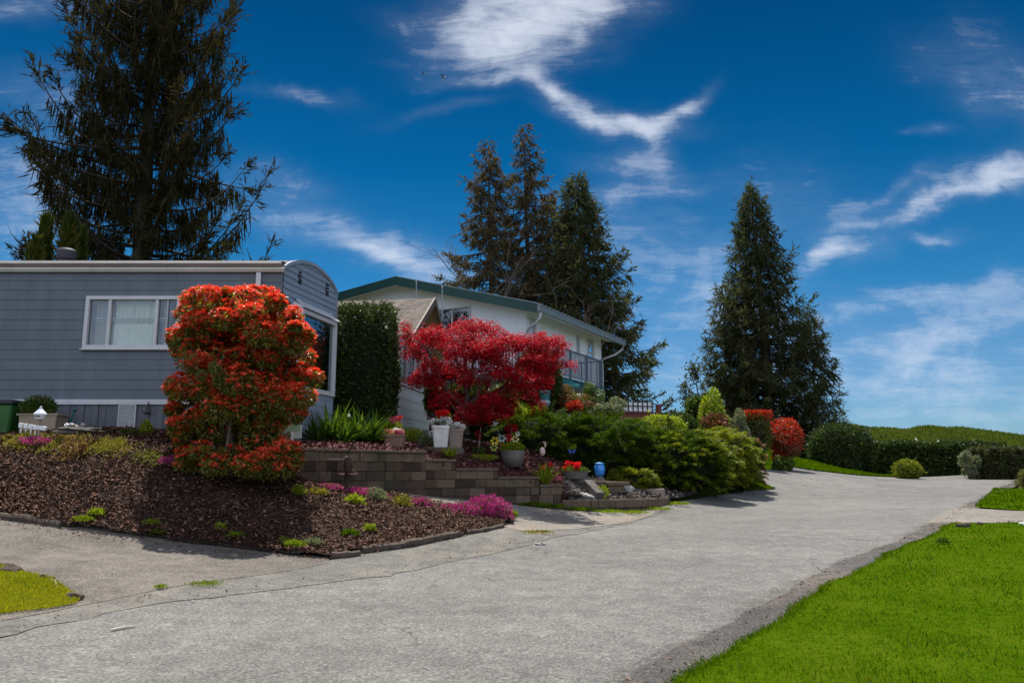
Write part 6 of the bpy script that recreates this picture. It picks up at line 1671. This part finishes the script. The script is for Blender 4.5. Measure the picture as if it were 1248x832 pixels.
# ---- ground cover, heathers, weeds
M_SEDUM = leafy('yellow_sedum', [(0.07, 0.075, 0.012), (0.15, 0.14, 0.02), (0.26, 0.22, 0.035), (0.38, 0.30, 0.08)], .4, .5, None, 2)
M_DRY = leafy('dry_brown_leaves', [(0.07, 0.04, 0.015), (0.15, 0.085, 0.03), (0.25, 0.15, 0.06), (0.33, 0.22, 0.10)], .35, .6, None, 2)
def mat_plant(u0, v0, u1, v1, d0, d1, n, h, mat, leaf, name, label, cat, kind=None, thick=.3):
    t = rng.random(n); a, b = P(u0, v0, d0), P(u1, v1, d1)
    x = a.x + (b.x - a.x) * t; y = a.y + (b.y - a.y) * t + rng.normal(size=n) * thick
    lump = .55 + .35 * np.sin(t * 23 + 1) + .25 * np.sin(t * 51)
    z = gz(x, y) + .04 + h * np.clip(lump, .25, 1.1) * rng.random(n) ** .7
    ax = rng.normal(size=(n, 3)) * .6; ax[:, 2] += .8
    o = leaf_mesh(name, mat, np.c_[x, y, z], ax, rand_dir(n), leaf * (.6 + .7 * rng.random(n)), leaf * .4)
    return tag(o, label, cat, kind=kind)
mat_plant(-30, 541, 160, 552, 13.75, 13.75, 13000, .13, M_SEDUM, .045, 'ground_cover', 'yellow green sedum ground cover along the crest of the mulch bed', 'ground cover', 'stuff', .17)
mat_plant(165, 552, 198, 556, 13.5, 13.45, 900, .12, M_OLIVE, .05, 'creeping_plant', 'olive creeping plant between the sedum and the pink flowers', 'plant', None, .12)
mat_plant(80, 540, 104, 542, 13.45, 13.45, 1500, .24, M_DRY, .07, 'dry_plant', 'dry brown leafed plant in the middle of the sedum', 'plant', None, .12)
def heather(u, v, d, r, h, n, label, mat=M_HEATH, green=.35, off=0, name='heather', cat='heather', group='pink heathers round the mulch bed', zf=gz):
    b = P(u, v, d); b.z = float(zf([b.x], [b.y])[0]) + .03
    root = empty(name, b, label, cat, group)
    m = int(n * green); dd = rand_dir(m); dd[:, 2] = np.abs(dd[:, 2])
    leaf_mesh('foliage', M_GREENL, np.array(b) + dd * np.array([r, r * .8, h]) * (.5 + .45 * rng.random((m, 1))), dd + rng.normal(size=dd.shape) * .5, rand_dir(m), .06, .018, root)
    dd = rand_dir(n); dd[:, 2] = np.abs(dd[:, 2])
    wob = 1 + .14 * np.sin(dd[:, 0] * 9 + u) * np.sin(dd[:, 1] * 8 + v)
    pos = np.array(b) + dd * np.array([r, r * .8, h]) * (wob * (.72 + .30 * rng.random(n)))[:, None]
    leaf_mesh('flowers', mat, pos, dd * .5 + rng.normal(size=dd.shape) * .4 + np.array([0, 0, .6]), rand_dir(n), .042 * (.6 + .7 * rng.random(n)), .018, root)
    return root
hq = hit(590, 634, 10, 20); 
heather(594, 634, hq.y + .15, .46, .40, 6500, 'biggest magenta heather at the point of the mulch bed')
heather(572, 624, 15.1, .40, .24, 3200, 'lower magenta heather merging into the biggest one on its left')
heather(548, 616, 15.2, .26, .12, 1100, 'small low magenta heather left of the two large ones')
heather(512, 612, 14.9, .26, .16, 1300, 'pale pink heather patch by the side driveway', green=.6)
heather(436, 598, 14.5, .30, .13, 2200, 'bright magenta heather right of the iron pump', green=.2)
heather(464, 601, 14.6, .20, .10, 700, 'small dull pink heather left of the pale pink patch', green=.6)
heather(400, 592, 14.3, .26, .11, 1100, 'pink heather with yellow sprigs left of the iron pump', green=.5)
heather(213, 558, 13.5, .30, .12, 1600, 'bright pink flower mat left of the photinia')
heather(42, 534, 13.75, .32, .13, 1100, 'dusty pink flower mat under the birdhouse', green=.4)
def weed(u, v, r, h, n, label, mat=M_LIME, leaf=.05, name='weed_tuft', group='green tufts in the mulch', at_=None):
    b = at_ if at_ is not None else (on_ground(u, v, 14.35) if v < 604 and u > 300 else hit(u, v, 7, 18)); root = empty(name, b, label, 'weed', group)
    dd = rand_dir(n); dd[:, 2] = np.abs(dd[:, 2]); pos = np.array(b) + np.array([0, 0, .012 if v > 700 or h < .035 else min(.055, h * .7)]) + dd * np.array([r, r * .7, h]) * (.3 + .7 * rng.random((n, 1)))
    leaf_mesh('leaves', mat, pos, dd * .4 + rng.normal(size=dd.shape) * .4 + np.array([0, 0, .6]), rand_dir(n), leaf * (.6 + .7 * rng.random(n)), leaf * .35, root)
M_MOSSG = leafy('bright_moss', [(0.06, 0.10, 0.004), (0.13, 0.19, 0.006), (0.20, 0.26, 0.01), (0.30, 0.32, 0.03)], .4, .6, None, 2)
weed(100, 640, .17, .07, 900, 'leftmost mossy green tuft at the front of the mulch', M_MOSSG, .04); weed(117, 634, .12, .10, 500, 'upright green tuft beside the leftmost mossy one', M_LIME, .05)
weed(184, 644, .13, .07, 700, 'yellow green mossy tuft left of the bush shadow', M_MOSSG, .04); weed(192, 655, .13, .06, 700, 'darker mossy tuft just below the yellow green one', M_GRASS, .04)
weed(286, 658, .15, .06, 800, 'round mossy tuft at the front edge below the photinia', M_MOSSG, .04); weed(268, 650, .07, .09, 160, 'small sparse sprig near the bush shadow', M_LIME, .05)
weed(358, 672, .18, .09, 1200, 'large mossy tuft at the front corner of the bed', M_MOSSG, .045); weed(380, 670, .16, .10, 900, 'pale grey green tuft at the front corner of the bed', M_GREYG, .045); weed(345, 665, .11, .06, 450, 'small mossy tuft left of the corner tufts', M_MOSSG, .04)
weed(432, 620, .16, .16, 420, 'spiky light green weed in the right half of the bed', M_LIME, .08); weed(362, 608, .12, .16, 260, 'thin green weed right of the photinia', M_LIME, .07); weed(385, 608, .22, .12, 380, 'sparse yellow weed below the pink heather', M_SEDUM, .06)
weed(426, 658, .14, .08, 320, 'low green weed above the timber edging', M_GRASS, .06); weed(450, 652, .10, .10, 200, 'small green weed beside the timber edging', M_LIME, .06); weed(460, 613, .22, .08, 420, 'thin olive weed patch in the middle of the bed', M_OLIVE, .05)
weed(490, 598, .20, .22, 500, 'wispy pale yellow weed beside the bright heather', M_SEDUM, .06); weed(458, 596, .22, .22, 700, 'pale green wispy weed right of the bright heather', M_GREYG, .06)
weed(624, 634, .12, .16, 420, 'yellow green weed at the tip of the biggest heather', M_MOSSG, .05); weed(655, 650, .30, .03, 400, 'yellowish grass at the mouth of the side driveway', M_SEDUM, .04)
weed(250, 714, .22, .035, 300, 'thin mossy line in the driveway seam', M_MOSSG, .03); weed(195, 718, .08, .03, 120, 'small moss patch left in the driveway seam', M_MOSSG, .03)
weed(1150, 665, .10, .06, 160, 'dark weedy tuft on the right lawn', M_GREENL, .06)
for i, (u, dd) in enumerate(((648, 17.95), (672, 18.3), (706, 18.62), (740, 18.82), (770, 19.0), (800, 19.5), (824, 20.3))):
    q = P(u, 600, dd); q.z = g1(q.x, q.y) - .04
    weed(u, 0, .42, .06, 520, ['first', 'second', 'third', 'fourth', 'fifth', 'sixth', 'seventh'][i] + ' grass tuft from the left along the foot of the low curb', M_GRASS if i < 3 else M_MOSSG, .05, 'grass_tuft', 'grass tufts along the curb', q)
# timber edging of the bed
gT = 'rotting timber edging of the mulch bed'
def log(px, r, label, lift=.03):
    pts = [hit(u, v, 7, 20) + Vector((0, 0, lift + .01 * math.sin(u))) for u, v in px]
    fine = []
    for a, b in zip(pts[:-1], pts[1:]):
        for k in range(5): fine.append(a.lerp(b, k / 5) + Vector((0, 0, rng.normal() * .006)))
    fine.append(pts[-1])
    tag(MB().tube(fine, [r * (.85 + .3 * rng.random()) for _ in fine], 8).build('timber_edging', M_LOG), label, 'edging', gT)
log([(404, 681), (425, 679), (437, 677)], .055, 'short front timber at the corner of the mulch bed')
log([(440, 674), (475, 669), (510, 663), (560, 653)], .065, 'long middle timber along the road side of the mulch bed')
log([(568, 651), (590, 648), (612, 643)], .045, 'thin end timber below the biggest heather')
log([(-20, 629), (20, 634), (75, 642)], .055, 'timber along the driveway side of the mulch bed')
# bits on the ground
a, b = hit(135, 770), hit(166, 766); tag(MB().tube([a + Vector((0, 0, .015)), (a + b) / 2 + Vector((0, .02, .02)), b + Vector((0, 0, .015))], [.010, .012, .006], 6).build('stick', SOLID('bleached_wood', (.52, .45, .36))), 'bleached stick lying on the asphalt near the corner lawn', 'stick')
a, b = hit(58, 712), hit(70, 722); tag(MB().tube([a + Vector((0, 0, .05)), (a + b) / 2 + Vector((0, .03, .07)), b + Vector((0, 0, .03))], [.012, .010, .008], 6).build('twig', M_TAN), 'pale crooked twig at the tip of the corner lawn', 'stick')
for i, (u, v, r) in enumerate(((3, 694, .07), (14, 700, .10), (52, 710, .08), (90, 732, .07))):
    c = hit(u, v); tag(MB().blob(c + Vector((0, 0, r * .3)), (r * 1.5, r, r * .7), .3, 2, 40 + i).build('bark_clod', M_LOG), ['leftmost dark bark clod at the picture edge', 'second dark bark clod on the corner lawn', 'dark bark clod by the crooked twig', 'dark bark clod at the tip of the corner lawn'][i], 'bark', 'bark clods on the corner lawn')
c = hit(658, 664); tag(MB().blob(c + Vector((0, 0, .01)), (.09, .06, .025), .2, 2, 3).build('flat_stone', M_PALEROCK), 'pale flat stone on the apron near the side driveway', 'rock')
for i, (u, v, r) in enumerate(((1174, 644, .13), (1194, 641, .07))):
    c = hit(u, v); tag(MB().blob(c + Vector((0, 0, .05)), (r, r * .6, r * .45), .3, 2, 60 + i).build('dirt_clod', M_LOG), ['larger dark clod on the right lawn by the concrete drive', 'smaller dark clod beside the larger one on the right lawn'][i], 'clod', 'dark clods on the right lawn')
c = hit(1246, 641); tag(MB().box(c + Vector((.2, 0, .04)), (.5, .12, .06), .1).build('white_marker', M_WPAINT, bevel=.01), 'white marker strip at the right edge of the lawn', 'marker')

# ---- by the white house
c = P(664, 487, 22.6); o = empty('birdbath', c - Vector((0, 0, .6)), 'teal bird feeder with pale blue base before the coppery shrub', 'garden ornament'); k = pxr(1, 22.6)
MB().lathe(c + Vector((0, 0, -k * 8)), [(k * 5, 0), (k * 7, k * 4), (k * 6.5, k * 7)], 14).build('base', SOLID('pale_blue_base', (.22, .34, .40)), o)
MB().lathe(c + Vector((0, 0, -k * .9)), [(k * 6, 0), (k * 6.2, k * 9), (k * 7.5, k * 9.1), (k * 6, k * 12), (k * 1, k * 13)], 14).build('housing', M_TEAL, o)
MB().tube([c + Vector((0, 0, -1.2)), c + Vector((0, 0, -k * 7.9))], .04, 8).build('post', M_DARKM, o)
# table with green parasol under the balcony
c = P(686, 470, 27.5); b = Vector((c.x, c.y, 2.2)); o = empty('patio_parasol', b, 'closed low teal patio parasol under the balcony', 'parasol')
MB().lathe(c, [(.62, -.06), (.60, 0), (.3, .16), (.03, .24)], 10).build('canopy', M_TEAL, o); MB().tube([b, c + Vector((0, 0, .22))], .025, 8).build('pole', M_GREYM, o)
c = P(712, 484, 27.0); b = Vector((c.x, c.y, 2.2)); o = empty('patio_table', b, 'white patio table with dark rim before the white house', 'table')
MB().lathe(c, [(.62, 0), (.65, .04), (.60, .06)], 18).build('table_top', M_WPAINT, o); MB().lathe(c, [(.66, -.03), (.67, -.001)], 18).build('table_rim', M_DARKM, o)
for k in range(4):
    a = .8 + k * math.pi / 2; MB().tube([c + Vector((.5 * math.cos(a), .5 * math.sin(a), -.03)), Vector((c.x + .55 * math.cos(a), c.y + .55 * math.sin(a), 2.1))], .02, 6).build('leg', M_DARKM, o)
# red brown deck with white trellis fence
FD = frame(P(738, 510, 29.6), tuple(P(806, 510, 30.4) - P(738, 510, 29.6))[:2]); DL = (P(806, 510, 30.4) - P(738, 510, 29.6)).length
zt_ = P(770, 502, 30).z; zb_ = 2.0
o = empty('garden_deck', FD(DL / 2, zb_, 0), 'red brown raised deck beyond the junipers', 'deck')
sk = MB(); s = 0.0
while s < DL: sk.fbox(FD, s, min(DL, s + .14), zb_, zt_ - .04, -.03, 0); s += .15
sk.build('skirting', M_REDDECK, o); MB().fbox(FD, -.04, DL + .04, zt_ - .039, zt_, -2.2, .05).build('deck_boards', M_REDDECK, o)
MB().fbox(FD, DL - .12, DL + .02, zt_ + .001, zt_ + .32, -.2, .0).build('corner_post', M_REDDECK, o)
o = empty('trellis_fence', FD(DL * .4, zt_, 0), 'white panel fence with dark square grid standing on the red deck', 'fence'); s0, s1 = DL * .10, DL * .88; z0, z1 = zt_ + .03, P(770, 487, 30).z
MB().fbox(FD, s0 + .02, s1 - .02, z0 + .02, z1 - .08, -.21, -.19).build('white_panel', M_WPAINT, o)
mb = MB(); nn = 9
for k in range(nn + 1):
    s = s0 + (s1 - s0) * k / nn; mb.fbox(FD, s - .018, s + .018, z0 - .03, z1, -.18, -.15)
for k in range(3):
    z = z0 + (z1 - z0) * k / 2; mb.fbox(FD, s0 - .02, s1 + .02, z - .018, z + .018, -.149, -.135)
mb.build('grid', M_DARKM, o)
# ---- two birds in flight
def bird(u, v, d, span, label, bank=0.0, tilt=0.0):
    c = P(u, v, d); root = empty('bird', c, label, 'bird', 'birds in the sky')
    k = span / 2; vs, fs = [], []
    mb = MB(); mb.tube([c + Vector((-k * .34, 0, -k * .03)), c + Vector((-k * .15, 0, 0)), c + Vector((k * .15, 0, .0)), c + Vector((k * .32, 0, k * .05)), c + Vector((k * .44, 0, k * .05))], [k * .03, k * .10, k * .11, k * .07, k * .015], 8)
    mb.hexa([c + Vector((-k * x, y, z * k)) for z in (-.04, -.02) for x, y in ((.28, -k * .04), (.28, k * .04), (.52, k * .10), (.52, -k * .10))])
    mb.build('body', SOLID('tan_feathers', (.20, .15, .11)), root, smooth=True)
    for s in (-1, 1):
        pts = []
        for zz in (0, .022):
            for x, y, z in ((.16, .06, .04), (.10, .5, .26 + bank * s), (-.12, 1.0, .30 + tilt + bank * 2 * s), (-.16, .5, .22 + bank * s), (-.14, .06, .03)):
                pts.append(c + Vector((x * k + s * y * k * .55, s * y * k * .8, (z + zz) * k)))
        MB().add(pts, [(4, 3, 2, 1, 0), (5, 6, 7, 8, 9)] + [(i, (i + 1) % 5, 5 + (i + 1) % 5, 5 + i) for i in range(5)]).build('wing', SOLID('dark_feathers', (.04, .032, .028)), root)
bird(541, 94.5, 60, .95, 'larger bird flying at the lower edge of the bright cloud', .04)
bird(517, 90.5, 75, .80, 'smaller bird flying just left of the larger one', -.03, -.12)
